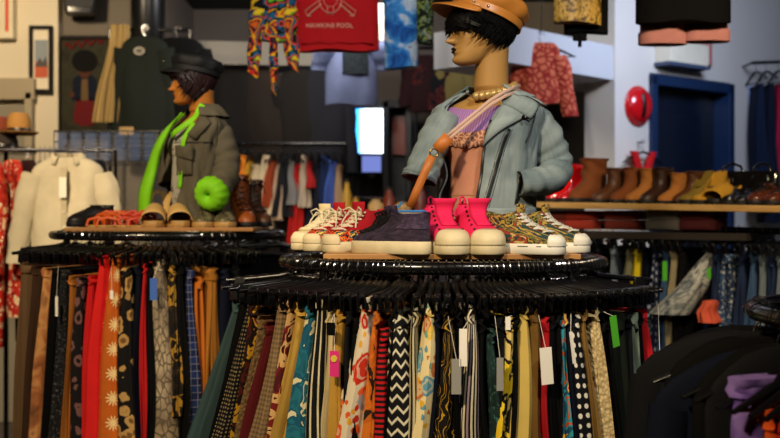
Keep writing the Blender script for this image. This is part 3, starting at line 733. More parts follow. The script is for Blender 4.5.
# --- near right rack: dark jackets and tops seen close
def near(px, pxb, py, wt, wb, kind, lab, cat, m, **k):
    return on_rack(RF, px, pxb, py, wt, wb, kind, lab, cat, m, rackname='near right', **k)
PURV = fab('purple velvet', 'tiedye', '#3f2d66', '#5f468c', '#846cb0', '#4f3a7c')
for i, (ph, m, lab, kind, t0, t1, dr) in enumerate([
   (-84, NVY, 'dark navy coat at the left end of the near right rack', 'coat', .03, .06, .07), (-80, BLK, 'black dress second from the left on the near right rack', 'dress', .03, .06, .06),
   (-76, CHAR, 'charcoal dress left of the purple velvet tunic', 'dress', .025, .04, .06), (-70, PURV, 'purple mottled velvet tunic on the near right rack', 'tunic', .022, .026, .085),
   (-66.5, BLK, 'black dress right of the purple velvet tunic', 'dress', .016, .018, .06), (-63, P('burnt orange', '#d9541a'), 'burnt orange tunic near the right edge of the photo', 'tunic', .015, .019, .125),
   (-60.3, P('red orange', '#d0201a'), 'red tunic cut by the right edge, near rack', 'tunic', .015, .018, .125), (-55, BLK, 'black dress right of the red tunic, near rack', 'dress', .024, .04, .06), (-48, NVY, 'navy dress right of the red tunic, near rack', 'dress', .026, .04, .06),
   (-96, BLK, 'black dress behind the navy coat on the near right rack', 'dress', .03, .05, .06), (-108, CHAR, 'charcoal coat at the back of the near right rack', 'coat', .03, .05, .06), (-122, BLK, 'black coat at the back of the near right rack', 'coat', .03, .05, .06)]):
    p = R(ph); pos = (RF['cx'] + RF['R'] * math.sin(p), RF['cy'] - RF['R'] * math.cos(p), RF['z'])
    if kind == 'tunic': hang_garment('hanging_tunic', lab, kind, m, pos, p - PI / 2, dr, .62, t0, t1, a0=.175, a1=.185, seed=120 + i, amp=.006); hanger('coat', hl(lab), pos, p - PI / 2, 'hangers on the near right rack'); continue
    t = thing('hanging_' + kind, lab, kind, (pos[0], pos[1], pos[2] - dr + .015), p - PI / 2)
    upper(t, m, w=(.27 if -69 < ph < -44 else .36) if kind != 'coat' else .46, h=.66, d=t0 * 2.3, sl=.46, slr=t0 * .85 + .008, seed=i * 1.9, spread=.012, amp=.014, sh=.075, neck=.06, sleeves=kind != 'dress')
    hanger('coat', hl(lab), pos, p - PI / 2, 'hangers on the near right rack')
# ------------------------------------------------------------------ shoes: heel at x=0, toe along +x, z up
RUBBER = solidmat('cream rubber', '#cfc09a', .6, .3, var=.22, nscale=25); WRUB = solidmat('off white rubber', '#d8d4c4', .5, .4); BRUB = solidmat('black rubber', '#121214', .6, .3)
LACE = P('cream lace', '#ddd3b4'); WLACE = P('white lace', '#dedccf'); BLACE = P('black lace', '#141416')
INNER = P('shoe lining', '#2b2420')
PROF = {   # z, toe x, heel x, half width, widest x   (for a 0.27 m shoe)
 'high': [(.022, .268, .0, .047, .17), (.04, .266, -.002, .0475, .165), (.056, .248, -.002, .045, .15), (.067, .212, .0, .041, .12), (.080, .176, .003, .038, .095), (.094, .150, .005, .036, .08), (.110, .134, .004, .037, .07), (.124, .128, .0, .038, .064)],
 'low': [(.018, .268, .0, .046, .17), (.035, .264, -.001, .046, .165), (.05, .235, -.001, .043, .14), (.062, .195, .002, .039, .105), (.075, .15, .005, .036, .08), (.085, .125, .006, .034, .065)],
 'boot': [(.02, .268, .0, .045, .17), (.04, .264, -.002, .046, .165), (.058, .24, -.001, .044, .14), (.078, .195, .004, .041, .10), (.10, .155, .008, .040, .08), (.13, .135, .006, .042, .07), (.17, .132, .0, .046, .066), (.21, .136, -.004, .05, .066)],
 'slouch': [(.02, .268, .0, .045, .17), (.04, .264, -.002, .046, .165), (.06, .24, -.001, .044, .14), (.08, .20, .0, .044, .10), (.105, .16, .0, .046, .08), (.14, .15, -.004, .052, .072), (.18, .145, .0, .048, .07), (.22, .155, -.012, .056, .07)],
 'pump': [(.02, .268, .0, .040, .19), (.032, .264, .0, .040, .185), (.044, .235, .0, .036, .11), (.052, .19, .002, .033, .09), (.062, .165, .004, .031, .08)],
 'mule': [(.02, .265, .06, .043, .18), (.04, .258, .07, .043, .175), (.058, .235, .09, .041, .16), (.072, .205, .11, .036, .155)],
}
class Shoe:
    def __init__(s, prof, sc_=1.0, wide=1.0): s.T = PROF[prof]; s.wide = wide
    def pt(s, z, th, off=0.0):
        xf, xb, w, cx = tab(s.T, z); w *= s.wide
        c, s_ = math.cos(th), math.sin(th)
        p = .8 if c > 0 else .9
        lx = (xf - cx) if c > 0 else (cx - xb)
        return Vector((cx + (lx + off) * math.copysign(abs(c) ** p, c), (w + off) * math.copysign(abs(s_) ** .9, s_), z))
    def upper(s, name, mat, par, z1=None, n=36, nz=14, dip=0.0, open_=True, wr=0.0):
        z0 = s.T[0][0]; z1 = z1 or s.T[-1][0]; rows = []
        for i in range(nz):
            z = lerp(z0, z1, i / (nz - 1)); q = i / (nz - 1)
            row = [s.pt(z, PI + 2 * PI * j / n, wr * math.sin(q * 19 + j * .6) * q) for j in range(n + 1)]
            if dip: row = [Vector((p.x, p.y, p.z - dip * q ** 3 * max(0, math.sin(abs((2 * PI * j / n + PI) % (2 * PI) - PI)) ) ** 2)) for j, p in enumerate(row)]
            rows.append(row)
        top = rows[-1]; cen = sum(top, Vector()) / len(top)
        if open_:
            rows.append([p + (cen - p) * .1 + Vector((0, 0, .001)) for p in top])
            for k in (1, 2): rows.append([cen + (p - cen) * (.86 - .05 * k) - Vector((0, 0, .018 * k)) for p in top])
        g = M(); g.grid(rows, cap1=True, cap0=True)
        return g.build(name, mat, par)
    def sole(s, name, mat, par, z0=0.0, z1=None, off=.003, heel=None, label=None):
        z1 = z1 or s.T[0][0] + .006; zr = s.T[0][0]; n = 36; rows = []
        def o_(k): return [s.pt(zr, PI + 2 * PI * j / n, k) for j in range(n)]
        for z, k in ((z0, off - .003), (z0 + .004, off), (z1 - .003, off), (z1, off - .003)): rows.append([Vector((p.x, p.y, z)) for p in o_(k)])
        g = M(); g.grid(rows, closed=True, cap0=True, cap1=True)
        return g.build(name, mat, par, label=label)
    def cap(s, name, mat, par, zs, a, off=.003, back=False, label=None):
        rows = []; n = 16; base = PI if back else 0
        for z in zs: rows.append([s.pt(z, base + lerp(-a, a, j / n), off) for j in range(n + 1)])
        rows.append([s.pt(zs[-1], base + lerp(-a, a, j / n), -.003) for j in range(n + 1)])
        return M().grid(rows).build(name, mat, par, label=label)
    def toecap(s, mat, par, cut=.236):
        """rounded rubber cap over the front of the toe box"""
        rows = []
        for i in range(10):
            z = lerp(.022, .0675 - (cut - .214) * .5, i / 9); xf, xb, w, cx = tab(s.T, z)
            q = max(0.0, min(1.0, (cut - cx) / max(xf - cx, 1e-4))); a = math.acos(q ** 1.25)
            rows.append([s.pt(z, lerp(-a, a, j / 20)  , .0036) for j in range(21)])
        return M().grid(rows).build('toe_cap', mat, par, solid=.0012)
    def laces(s, mat, par, z0, z1, n=6, a=.62, tail=True, name='laces', off=.006, r=.0026):
        g = M(); zs = frange(z0, z1, n)
        for i, z in enumerate(zs):
            zz = min(z + .004, s.T[-1][0] - .002)
            A, B = s.pt(z, -a, .002), s.pt(z, a, .002); Cc = s.pt(z, 0, off)
            g.tube([A, (A + Cc) / 2 + Vector((.004, 0, .004)), Cc + Vector((0, 0, .002)), (B + Cc) / 2 + Vector((.004, 0, .004)), B], r, 6)
            if i < n - 1:
                z2 = zs[i + 1]
                for d in (-1, 1):
                    A, B = s.pt(z, d * a, .004), s.pt(z2, -d * a, .004); Cc = s.pt((z + z2) / 2, 0, off + .002)
                    g.tube([A, (A + Cc) / 2 + Vector((.003, 0, .003)), Cc, (B + Cc) / 2 + Vector((.003, 0, .003)), B], r * .9, 6)
        if tail:
            t = s.pt(z1, 0, off)
            for d in (-1, 1):
                g.tube([t, t + Vector((.012, d * .018, .016)), t + Vector((.02, d * .034, .008)), t + Vector((.012, d * .03, -.008)), t + Vector((.004, d * .006, .002))], r * .9, 6)
                g.tube([t, t + Vector((.018, d * .012, .004)), t + Vector((.03, d * .024, -.02)), t + Vector((.04, d * .03, -.045))], r * .9, 6)
        return g.build(name, mat, par)
    def eyelets(s, mat, par, z0, z1, n=6, a=.72):
        o = None
        for z in frange(z0, z1, n):
            for d in (-1, 1):
                p = s.pt(z, d * a, .0015)
                if o is None: o = M().sphere((0, 0, 0), .0032, 8, 5).build('eyelet', mat, par, p)
                else:
                    c = o.copy(); COL.objects.link(c); c.parent = par; c.location = p
    def tongue(s, mat, par, z0=.09, z1=.172, fwd=.0, a=.5):
        rows = []; zt = s.T[-1][0]
        for i in range(7):
            z = lerp(z0, z1, i / 6); row = []
            for j in range(9):
                th = lerp(-a, a, j / 8); p = s.pt(min(z, zt), th, .0015 + fwd * (i / 6) ** 2); p.z = z
                row.append(p)
            rows.append(row)
        return M().grid(rows).build('tongue', mat, par, solid=.003)
def sneaker(name, label, loc, rz, up, sole_m, lace_m, cap_m=None, prof='high', group=None, side=None, thick=.0, wide=1.0, eyel=None, tail=True, heel_m=None, stripe=None):
    t = thing(name, label, 'shoe', loc, rz, group); t.scale = (SCL,) * 3; s = Shoe(prof, wide=wide)
    s.upper('upper', up, t, dip=.012 if prof == 'high' else .006)
    so = s.sole('sole', sole_m, t, z1=s.T[0][0] + .008 + thick, off=.004)
    if stripe: s.cap('sole_stripe', stripe, t, [.021 + thick, .0235 + thick], PI, .0046)
    if cap_m: s.toecap(cap_m, t, .248 if side else .238)
    zt = s.T[-1][0]
    s.tongue(up if prof == 'high' else up, t, .06, zt + (.02 if prof == 'high' else .012), .006)
    if side: s.cap('side_panel', side, t, frange(.03, .062, 6), 2.0, .0016)
    if heel_m: s.cap('heel_strip', heel_m, t, frange(.03, zt - .004, 8), .25, .0018, back=True)
    if lace_m: s.laces(lace_m, t, .062, zt - .012, (9 if lace_m is BLACE else 6) if prof == 'high' else 4, tail=tail, r=.0042 if lace_m is BLACE else .0026, a=.8 if lace_m is BLACE else .62)
    if lace_m is BLACE:
        s.cap('ankle_panel', PURP2, t, frange(.075, zt - .004, 8), 1.5, .0022, back=True); s.cap('toe_guard', PURP2, t, frange(.03, .052, 5), .9, .0018)
    if eyel: s.eyelets(eyel, t, .062, zt - .012)
    return t
def on_board(heel, toe, z):
    # (pixel column, distance) of heel and toe
    a, b = W(heel[0], HZ, heel[1]), W(toe[0], HZ, toe[1]); d = (b - a); a.z = z
    global SCL; SCL = max(.82, min(1.05, d.length / .268))
    return a, math.atan2(d.y, d.x)
CANV_R = P('red canvas', '#a3141f'); CANV_C = P('cream canvas', '#d3c394'); CANV_P = P('hot pink canvas', '#e8265c')
CAMO = fab('camouflage floral canvas', 'print', '#1a2a20', '#7d7640', '#16201c', '#a4873c', '#223c3c', '#8a3a22', '#b59f62', s=1.9)
FLAME = fab('flame floral canvas', 'print', '#c93a16', '#161a22', '#c93a16', '#e08a1e', '#1f5c66', '#161a22', '#d9b24a', s=2.4)
PURP2 = fab('dusty violet suede', 'wash', '#2a2133', '#3d3146', '#52445a', s=3)
PURP = fab('worn purple suede', 'wash', '#1c1722', '#2e2534', '#413646', s=2.5); 
st, rz = on_board((350, 3.28), (296, 3.08), BZ); sneaker('sneaker', 'all cream canvas high top with untied laces, leftmost shoe on the centre board', st, rz, CANV_C, RUBBER, LACE, RUBBER, group=None)
st, rz = on_board((366, 3.18), (308, 2.98), BZ); sneaker('sneaker', 'red high top with flame printed sides, standing behind its pair', st, rz, CANV_R, RUBBER, LACE, RUBBER, side=FLAME)
st, rz = on_board((386, 3.08), (327, 2.88), BZ); sneaker('sneaker', 'red high top with flame printed sides, right behind the dark purple shoe', st, rz, CANV_R, RUBBER, LACE, RUBBER, side=FLAME)
st, rz = on_board((424, 2.84), (352, 2.96), BZ); t = sneaker('skate_shoe', 'dark purple skate shoe half hidden behind its pair on the centre board', st, rz, PURP, RUBBER, BLACE, None, thick=.008, wide=1.05)
st, rz = on_board((429, 2.72), (355, 2.85), BZ); sneaker('skate_shoe', 'dark purple skate shoe with thick cream sole and black laces, in front', st, rz, PURP, RUBBER, BLACE, None, thick=.008, wide=1.05)
def pink(label, heel, toe):
    st, rz = on_board(heel, toe, BZ); t = thing('high_top_sneaker', label, 'shoe', st, rz); t.scale = (SCL,) * 3; s = Shoe('high')
    s.upper('upper', CANV_P, t, dip=.03); s.sole('sole', RUBBER, t, z1=.032, off=.004); s.toecap(RUBBER, t, .224)
    s.tongue(CANV_P, t, .07, .140, .030, .42); s.eyelets(solidmat('dark eyelet', '#2a1016', .4), t, .062, .118, 6)
    s.cap('heel_strip', CANV_P, t, frange(.03, .128, 8), .3, .002, back=True)
    g = M(); g.tube([(-.003, -.006, .122), (-.008, -.006, .142), (-.006, 0, .147), (-.008, .006, .142), (-.003, .006, .122)], .003, 6); g.build('pull_loop', CANV_P, t)
    return t
pink('hot pink laceless high top, the left one of its pair', (431, 2.97), (457, 2.70)); pink('hot pink laceless high top, the right one of its pair', (463, 2.97), (493, 2.70))
st, rz = on_board((508, 2.99), (588, 2.85), BZ); sneaker('sneaker', 'camouflage floral high top behind its pair, rightmost toe on the centre board', st, rz, CAMO, WRUB, WLACE, WRUB, tail=False, stripe=BRUB)
st, rz = on_board((484, 2.86), (563, 2.71), BZ); sneaker('sneaker', 'camouflage floral high top right beside the hot pink pair', st, rz, CAMO, WRUB, WLACE, WRUB, tail=False, stripe=BRUB)

# --- other footwear
def boot(name, label, loc, rz, m, sole_m=BRUB, prof='boot', laced=False, wr=.002, sc_=1.0):
    t = thing(name, label, 'boot', loc, rz); s = Shoe(prof); s.upper('upper', m, t, wr=wr, dip=.015)
    s.sole('sole', sole_m, t, z0=.0, z1=.022, off=.003)
    g = M(); g.grid([[s.pt(.02, PI + lerp(-1.1, 1.1, j / 12), k) * 1 + Vector((0, 0, z - .02)) for j in range(13)] for z, k in ((-.0, .001), (.022, .003))]); g.build('heel', sole_m, t, solid=.004)
    if laced: s.laces(BLACE, t, .07, s.T[-1][0] - .01, 7, tail=True); s.tongue(m, t, .07, s.T[-1][0] + .015, .008)
    else:
        g = M(); g.tube([s.pt(s.T[-1][0] - .006, 2 * PI * k / 24, .002) for k in range(24)], .003, 6, closed=True); g.build('collar_trim', m, t)
    t.scale = (sc_,) * 3
    return t
def sandal(label, loc, rz, m, foot, thick=.008, straps=3, cross=True):
    t = thing('sandal', label, 'sandal', loc, rz); s = Shoe('low')
    s.sole('footbed', foot, t, z1=thick, off=.0)
    def arc(x, h, tw=.0, r=.0055, nm='strap'):
        w = .043 if x > .1 else .034
        M().tube([(x - tw, -w, thick - .004), (x - tw * .6, -w * .85, thick + h * .7), (x, 0, thick + h), (x + tw * .6, w * .85, thick + h * .7), (x + tw, w, thick - .004)], r, 8, flat=.45).build(nm, m, t)
    for k in range(straps): arc(.215 - k * .035, .03 + k * .012, .014 if cross and k % 2 else (-.014 if cross else 0))
    arc(.105, .055, 0, .0045, 'ankle_strap')
    M().tube([(.09, -.035, thick), (.04, -.036, thick + .04), (.0, -.012, thick + .055), (.0, .012, thick + .055), (.04, .036, thick + .04), (.09, .035, thick)], .004, 8, flat=.5).build('heel_strap', m, t)
    g = M(); g.tube([(.105, .03, thick + .03), (.115, .036, thick + .026), (.105, .038, thick + .018), (.096, .036, thick + .026)], .0015, 6, closed=True); g.build('buckle', CHROME, t)
    return t
def flat_shoe(name, label, loc, rz, m, sole_m, prof='low', laced=False, cat='shoe'):
    t = thing(name, label, cat, loc, rz); s = Shoe(prof); s.upper('upper', m, t, dip=.008); s.sole('sole', sole_m, t, z1=.022, off=.003)
    if laced: s.laces(BLACE, t, .055, .078, 3, tail=True); s.tongue(m, t, .05, .095, .004)
    else:
        g = M(); g.tube([s.pt(s.T[-1][0], 2 * PI * k / 24, .0005) for k in range(24)], .0025, 6, closed=True); g.build('piping', m, t)
    return t
def pump(label, loc, rz, m, heel_h=.07, name='high_heel', red=False):
    t = thing(name, label, 'shoe', loc, rz); s = Shoe('pump')
    def tilt(p):
        q = max(0, min(1, (.19 - p[0]) / .17)); return Vector((p[0], p[1], p[2] + heel_h * (q * q * (3 - 2 * q))))
    n = 36; rows = []
    for i in range(8):
        z = lerp(.02, .062, i / 7); rows.append([tilt(s.pt(z, PI + 2 * PI * j / n)) for j in range(n + 1)])
    cen = sum(rows[-1], Vector()) / (n + 1)
    rows.append([cen + (p - cen) * .92 for p in rows[-1]]); rows.append([tilt(cen + (p - cen) * .8) - Vector((0, 0, .018 + (tilt(cen).z - cen.z) * 1)) for p in rows[-2]])
    M().grid(rows, cap1=True, cap0=True).build('upper', m, t)
    g = M(); g.grid([[tilt((p.x, p.y, .02)) - Vector((0, 0, k)) for p in [s.pt(.02, 2 * PI * j / n, .001) for j in range(n)]] for k in (.0, .018)], closed=True, cap0=True, cap1=True); g.build('sole', BRUB, t)
    g = M(); g.grid([[Vector((.028 + r_ * math.cos(2 * PI * k / 12), r_ * .9 * math.sin(2 * PI * k / 12), z)) for k in range(12)] for z, r_ in ((0, .010), (heel_h * .5, .013), (heel_h, .024), (heel_h + .012, .028))], closed=True, cap0=True, cap1=True); g.build('heel', m, t)
    return t
def mule(label, loc, rz, m, foot):
    t = thing('slingback_mule', label, 'shoe', loc, rz); s = Shoe('mule')
    full = Shoe('low'); full.sole('sole', foot, t, z1=.026, off=.001)
    rows = []
    for i in range(9):
        x = lerp(.258, .11, i / 8); w = .044 - .006 * (i / 8); h = .022 + .045 * math.sin(min(1, (i + .6) / 8 + .1) * PI / 2)
        rows.append([Vector((x + .008 * (1 - abs(j / 8 - 1) ** 2), w * math.cos(PI * j / 16), .024 + h * math.sin(PI * j / 16) ** .8)) for j in range(17)])
    M().grid(rows).build('vamp', m, t, solid=.003)
    M().tube([(.13, -.040, .05), (.07, -.038, .09), (.015, -.022, .132), (.0, 0, .142), (.015, .022, .132), (.07, .038, .09), (.13, .040, .05)], .012, 8, flat=.3).build('heel_strap', m, t)
    M().tube([(.13, -.038, .03), (.05, -.037, .03), (.005, -.015, .03), (.005, .015, .03), (.05, .037, .03), (.13, .038, .03)], .014, 8, flat=.25).build('heel_cup', m, t)
    return t
TANL = solidmat('tan leather', '#a8702f', .5, .4, bump=.1); ORL = solidmat('orange leather', '#c4501a', .45, .45); REDOR = solidmat('red orange leather', '#b52f16', .45, .45)
BEIG = solidmat('beige leather', '#c9a364', .5, .4, bump=.1); SNAKEL = fab('snake leather', 'snake', '#8d8260', '#5c5640', '#332e22', s=3, rough=.5); BRL = solidmat('rust brown leather', '#8a4516', .45, .45, bump=.15)
CORK = woodmat('cork footbed', '#c29a5c', '#96703c')
def lb(h, t_): return on_board(h, t_, BZL)
st, rz = lb((112, 4.42), (84, 4.25)); flat_shoe('loafer', 'black slip on shoe at the left end of the left board', st, rz, solidmat('matt black leather', '#131214', .5), BRUB)
st, rz = lb((124, 4.36), (94, 4.12)); sandal('orange strappy sandal, leftmost sandal on the left board', st, rz, ORL, CORK)
st, rz = lb((133, 4.28), (106, 4.05)); sandal('orange strappy sandal, second sandal from the left on the left board', st, rz, ORL, CORK)
st, rz = lb((143, 4.3), (124, 4.06)); sandal('red orange strappy sandal left of the beige mules', st, rz, REDOR, CORK)
st, rz = lb((150, 4.28), (138, 4.03)); sandal('red orange strappy sandal touching the beige mules', st, rz, REDOR, CORK)
st, rz = lb((158, 4.26), (153, 4.02)); mule('beige slingback mule, the left one of its pair', st, rz, BEIG, CORK)
st, rz = lb((175, 4.26), (180, 4.02)); mule('beige slingback mule, the right one of its pair', st, rz, BEIG, CORK)
st, rz = lb((196, 4.44), (190, 4.22)); sandal('dark brown sandal behind the beige mules on the left board', st, rz, solidmat('dark brown leather', '#2e1c10', .45), CORK)
st, rz = lb((209, 4.24), (203, 4.02)); flat_shoe('ballet_flat', 'snake print flat shoe, the left one of its pair', st, rz, SNAKEL, CORK, 'pump')
st, rz = lb((226, 4.24), (225, 4.02)); flat_shoe('ballet_flat', 'snake print flat shoe, the right one of its pair', st, rz, SNAKEL, CORK, 'pump')
st, rz = lb((234, 4.34), (250, 4.10)); boot('lace_up_boot', 'rust brown laced boot at the right end of the left board', st, rz, BRL, BRUB, laced=True, sc_=.92)
st, rz = lb((246, 4.46), (268, 4.25)); boot('lace_up_boot', 'dark worn laced boot behind the rust brown boot', st, rz, solidmat('worn dark brown leather', '#4a2a14', .5, bump=.2), BRUB, laced=True, sc_=.85)

# --- shoe shelf over the right rack
SA, SB = RA + rdir * -.12, RB + rdir * .1
SZ0, SZ1 = 1.421, 1.374
def sz_at(q): return lerp(SZ0, SZ1, ((Vector((q[0], q[1])) - SA).dot(rdir)) / (SB - SA).length)
g = M(); L = (SB - SA).length
g.box((L / 2, 0, -.014), (L, .36, .028)); o = g.build('shoe_shelf', PINE, None, (SA.x, SA.y, SZ0), smooth=False, bevel=.003); o.rotation_euler = (0, math.atan2(SZ0 - SZ1, L), math.atan2(rdir.y, rdir.x))
tag(o, 'long pine shelf board lined with shoes and boots on the right', 'shelf')
def place(fn, px, yaw, *a, back=0.0, L_=.134, **k):
    """centre the shoe on the shelf under column px; yaw 180 = toe to the left"""
    q = rail_at(px, .0) + rnrm * (.0 - back); a_ = R(yaw)
    return fn(*a[:1], (q.x - L_ * math.cos(a_), q.y - L_ * math.sin(a_), sz_at(q)), a_, *a[1:], **k)
def pl_boot(px, yaw, name, label, m, **k):
    back = k.pop('back', 0.0); L_ = .12 * k.get('sc_', 1.0)
    q = rail_at(px, .0) - rnrm * back; a_ = R(yaw)
    return boot(name, label, (q.x - L_ * math.cos(a_), q.y - L_ * math.sin(a_), sz_at(q)), a_, m, **k)
REDP = solidmat('red patent', '#c01016', .15, .6, coat=.5); B1 = solidmat('chestnut suede', '#6b3a1a', .8, .2, bump=.2); B2 = solidmat('cocoa leather', '#47260f', .5, .4, bump=.15); B3 = solidmat('tan suede', '#96602c', .85, .2, bump=.2); B4 = solidmat('espresso leather', '#2b170c', .45, .4)
MUST = solidmat('mustard suede', '#a47a24', .85, .2, bump=.2); SHB = solidmat('shiny black leather', '#0c0b0c', .15, .6, coat=.4); OXB = solidmat('oxblood leather', '#4a2010', .3, .5); OLIVE = solidmat('olive suede', '#6f5c20', .85, .2)
pl_boot(562, 215, 'boot', 'tall red boot behind the denim sleeve, at the left of the shoe shelf', REDP, sc_=.9, back=.05)
place(pump, 574, 235, 'red patent high heel at the left end of the shoe shelf', REDP, .06)
pl_boot(589, 225, 'slouch_boot', 'chestnut slouch boot, tallest boot on the shoe shelf', B1, prof='slouch', wr=.006, sc_=.98)
pl_boot(611, 215, 'ankle_boot', 'cocoa brown ankle boot right of the tall slouch boot', B2, sc_=.80)
pl_boot(628, 220, 'ankle_boot', 'chestnut ankle boot, second right of the tall slouch boot', B1, sc_=.80)
pl_boot(644, 215, 'ankle_boot', 'tan suede ankle boot, lightest ankle boot on the shelf', B3, sc_=.78)
pl_boot(658, 220, 'ankle_boot', 'espresso brown ankle boot right of the tan suede one', B4, sc_=.80)
pl_boot(674, 215, 'ankle_boot', 'tan ankle boot with low shaft left of the olive wedges', B3, sc_=.68)
pl_boot(686, 215, 'ankle_boot', 'dark brown ankle boot touching the olive wedges', B2, sc_=.72, back=.04)
place(pump, 698, 225, 'olive wedge heel, left one of its pair', OLIVE, .09, name='wedge_heel')
place(pump, 711, 225, 'mustard wedge heel right of the olive one', MUST, .09, name='wedge_heel')
def clog(label, loc, rz, m): return mule(label, loc, rz, m, BRUB)
place(clog, 726, 225, 'mustard suede clog left of the shiny black heels', MUST)
place(pump, 740, 225, 'shiny black high heel right beside the mustard clog', SHB, .08)
place(pump, 753, 225, 'shiny black high heel left of the oxblood brogues', SHB, .08)
place(flat_shoe_ := (lambda label, loc, rz, m: flat_shoe('brogue', label, loc, rz, m, BRUB, 'low', True)), 767, 222, 'oxblood lace up brogue, left one of its pair', OXB)
place(flat_shoe_, 784, 222, 'oxblood lace up brogue cut by the right edge of the photo', OXB)
# black handbags and tall black boots behind
def handbag(label, px, back, w, h, d, m=None):
    q = rail_at(px, 0) - rnrm * back; m = m or SHB
    t = thing('handbag', label, 'bag', (q.x, q.y, sz_at(q)), math.atan2(rdir.y, rdir.x))
    g = M(); g.grid([[((w / 2 * k) * math.copysign(abs(math.cos(a)) ** .4, math.cos(a)), d / 2 * k2 * math.copysign(abs(math.sin(a)) ** .4, math.sin(a)), zz) for a in [2 * PI * j / 32 for j in range(32)]] for zz, k, k2 in ((0, .96, 1), (.01, 1, 1.05), (h * .5, .98, .95), (h * .9, .92, .6), (h, .9, .35))], closed=True, cap0=True, cap1=True); g.build('bag_body', m, t)
    M().tube([(-w * .25, 0, h * .97), (-w * .2, 0, h + .02), (0, 0, h + .035), (w * .2, 0, h + .02), (w * .25, 0, h * .97)], .006, 8).build('handle', m, t)
    M().box((0, -d * .36, h * .72), (.03, .012, .02)).build('clasp', CHROME, t, smooth=False)
    return t
handbag('black handbag with top handle behind the mustard clog', 722, .11, .19, .15, .08)
handbag('second black handbag behind the shiny black heels', 752, .11, .16, .15, .08)
# ------------------------------------------------------------------ mannequins; local -y = body front, +x = viewer's right when facing us
HEADT = [(-.103, .066, -.045, .012), (-.098, .078, -.02, .026), (-.088, .084, .0, .036), (-.072, .083, .025, .045), (-.05, .081, .055, .053), (-.025, .080, .075, .060), (.005, .079, .090, .067), (.035, .083, .097, .072), (.06, .077, .094, .070), (.083, .056, .076, .055), (.098, .026, .046, .032), (.104, .004, .012, .006)]
def head_pt(z, a, off=0.0, feat=True):
    """a = 0 at the face (-y), measured towards +x"""
    f, b, w = tab(HEADT, z); s_, c = math.sin(a), math.cos(a)
    cy = (b - f) / 2; ly = (f + b) / 2
    x = (w + off) * math.copysign(abs(s_) ** .92, s_); y = cy - (ly + off) * math.copysign(abs(c) ** .92, c)
    if feat and c > 0:
        def gs(x0, z0, sx, sz): return math.exp(-((x - x0) / sx) ** 2 - ((z - z0) / sz) ** 2)
        d = 0
        nz = max(0, min(1, (.014 - z) / .048)); 
        if -.052 < z < .03: d += .024 * math.exp(-(x / (.006 + .006 * nz)) ** 2) * (nz ** 1.15 if z > -.034 else max(0, 1 - ((-.034 - z) / .012) ** 2))
        d += .007 * gs(0, -.034, .016, .007)
        d += .0065 * gs(0, -.0545, .017, .0045) + .006 * gs(0, -.0645, .015, .005) - .003 * gs(0, -.0595, .02, .0025)
        d += .006 * gs(0, -.088, .016, .010) - .003 * gs(0, -.074, .02, .005)
        for e in (-1, 1):
            d -= .009 * gs(e * .031, .004, .017, .012); d += .004 * gs(e * .031, .003, .012, .008); d += .004 * gs(e * .03, .024, .022, .007); d += .005 * gs(e * .042, -.024, .018, .016)
        y -= d
    return Vector((x, y, z))
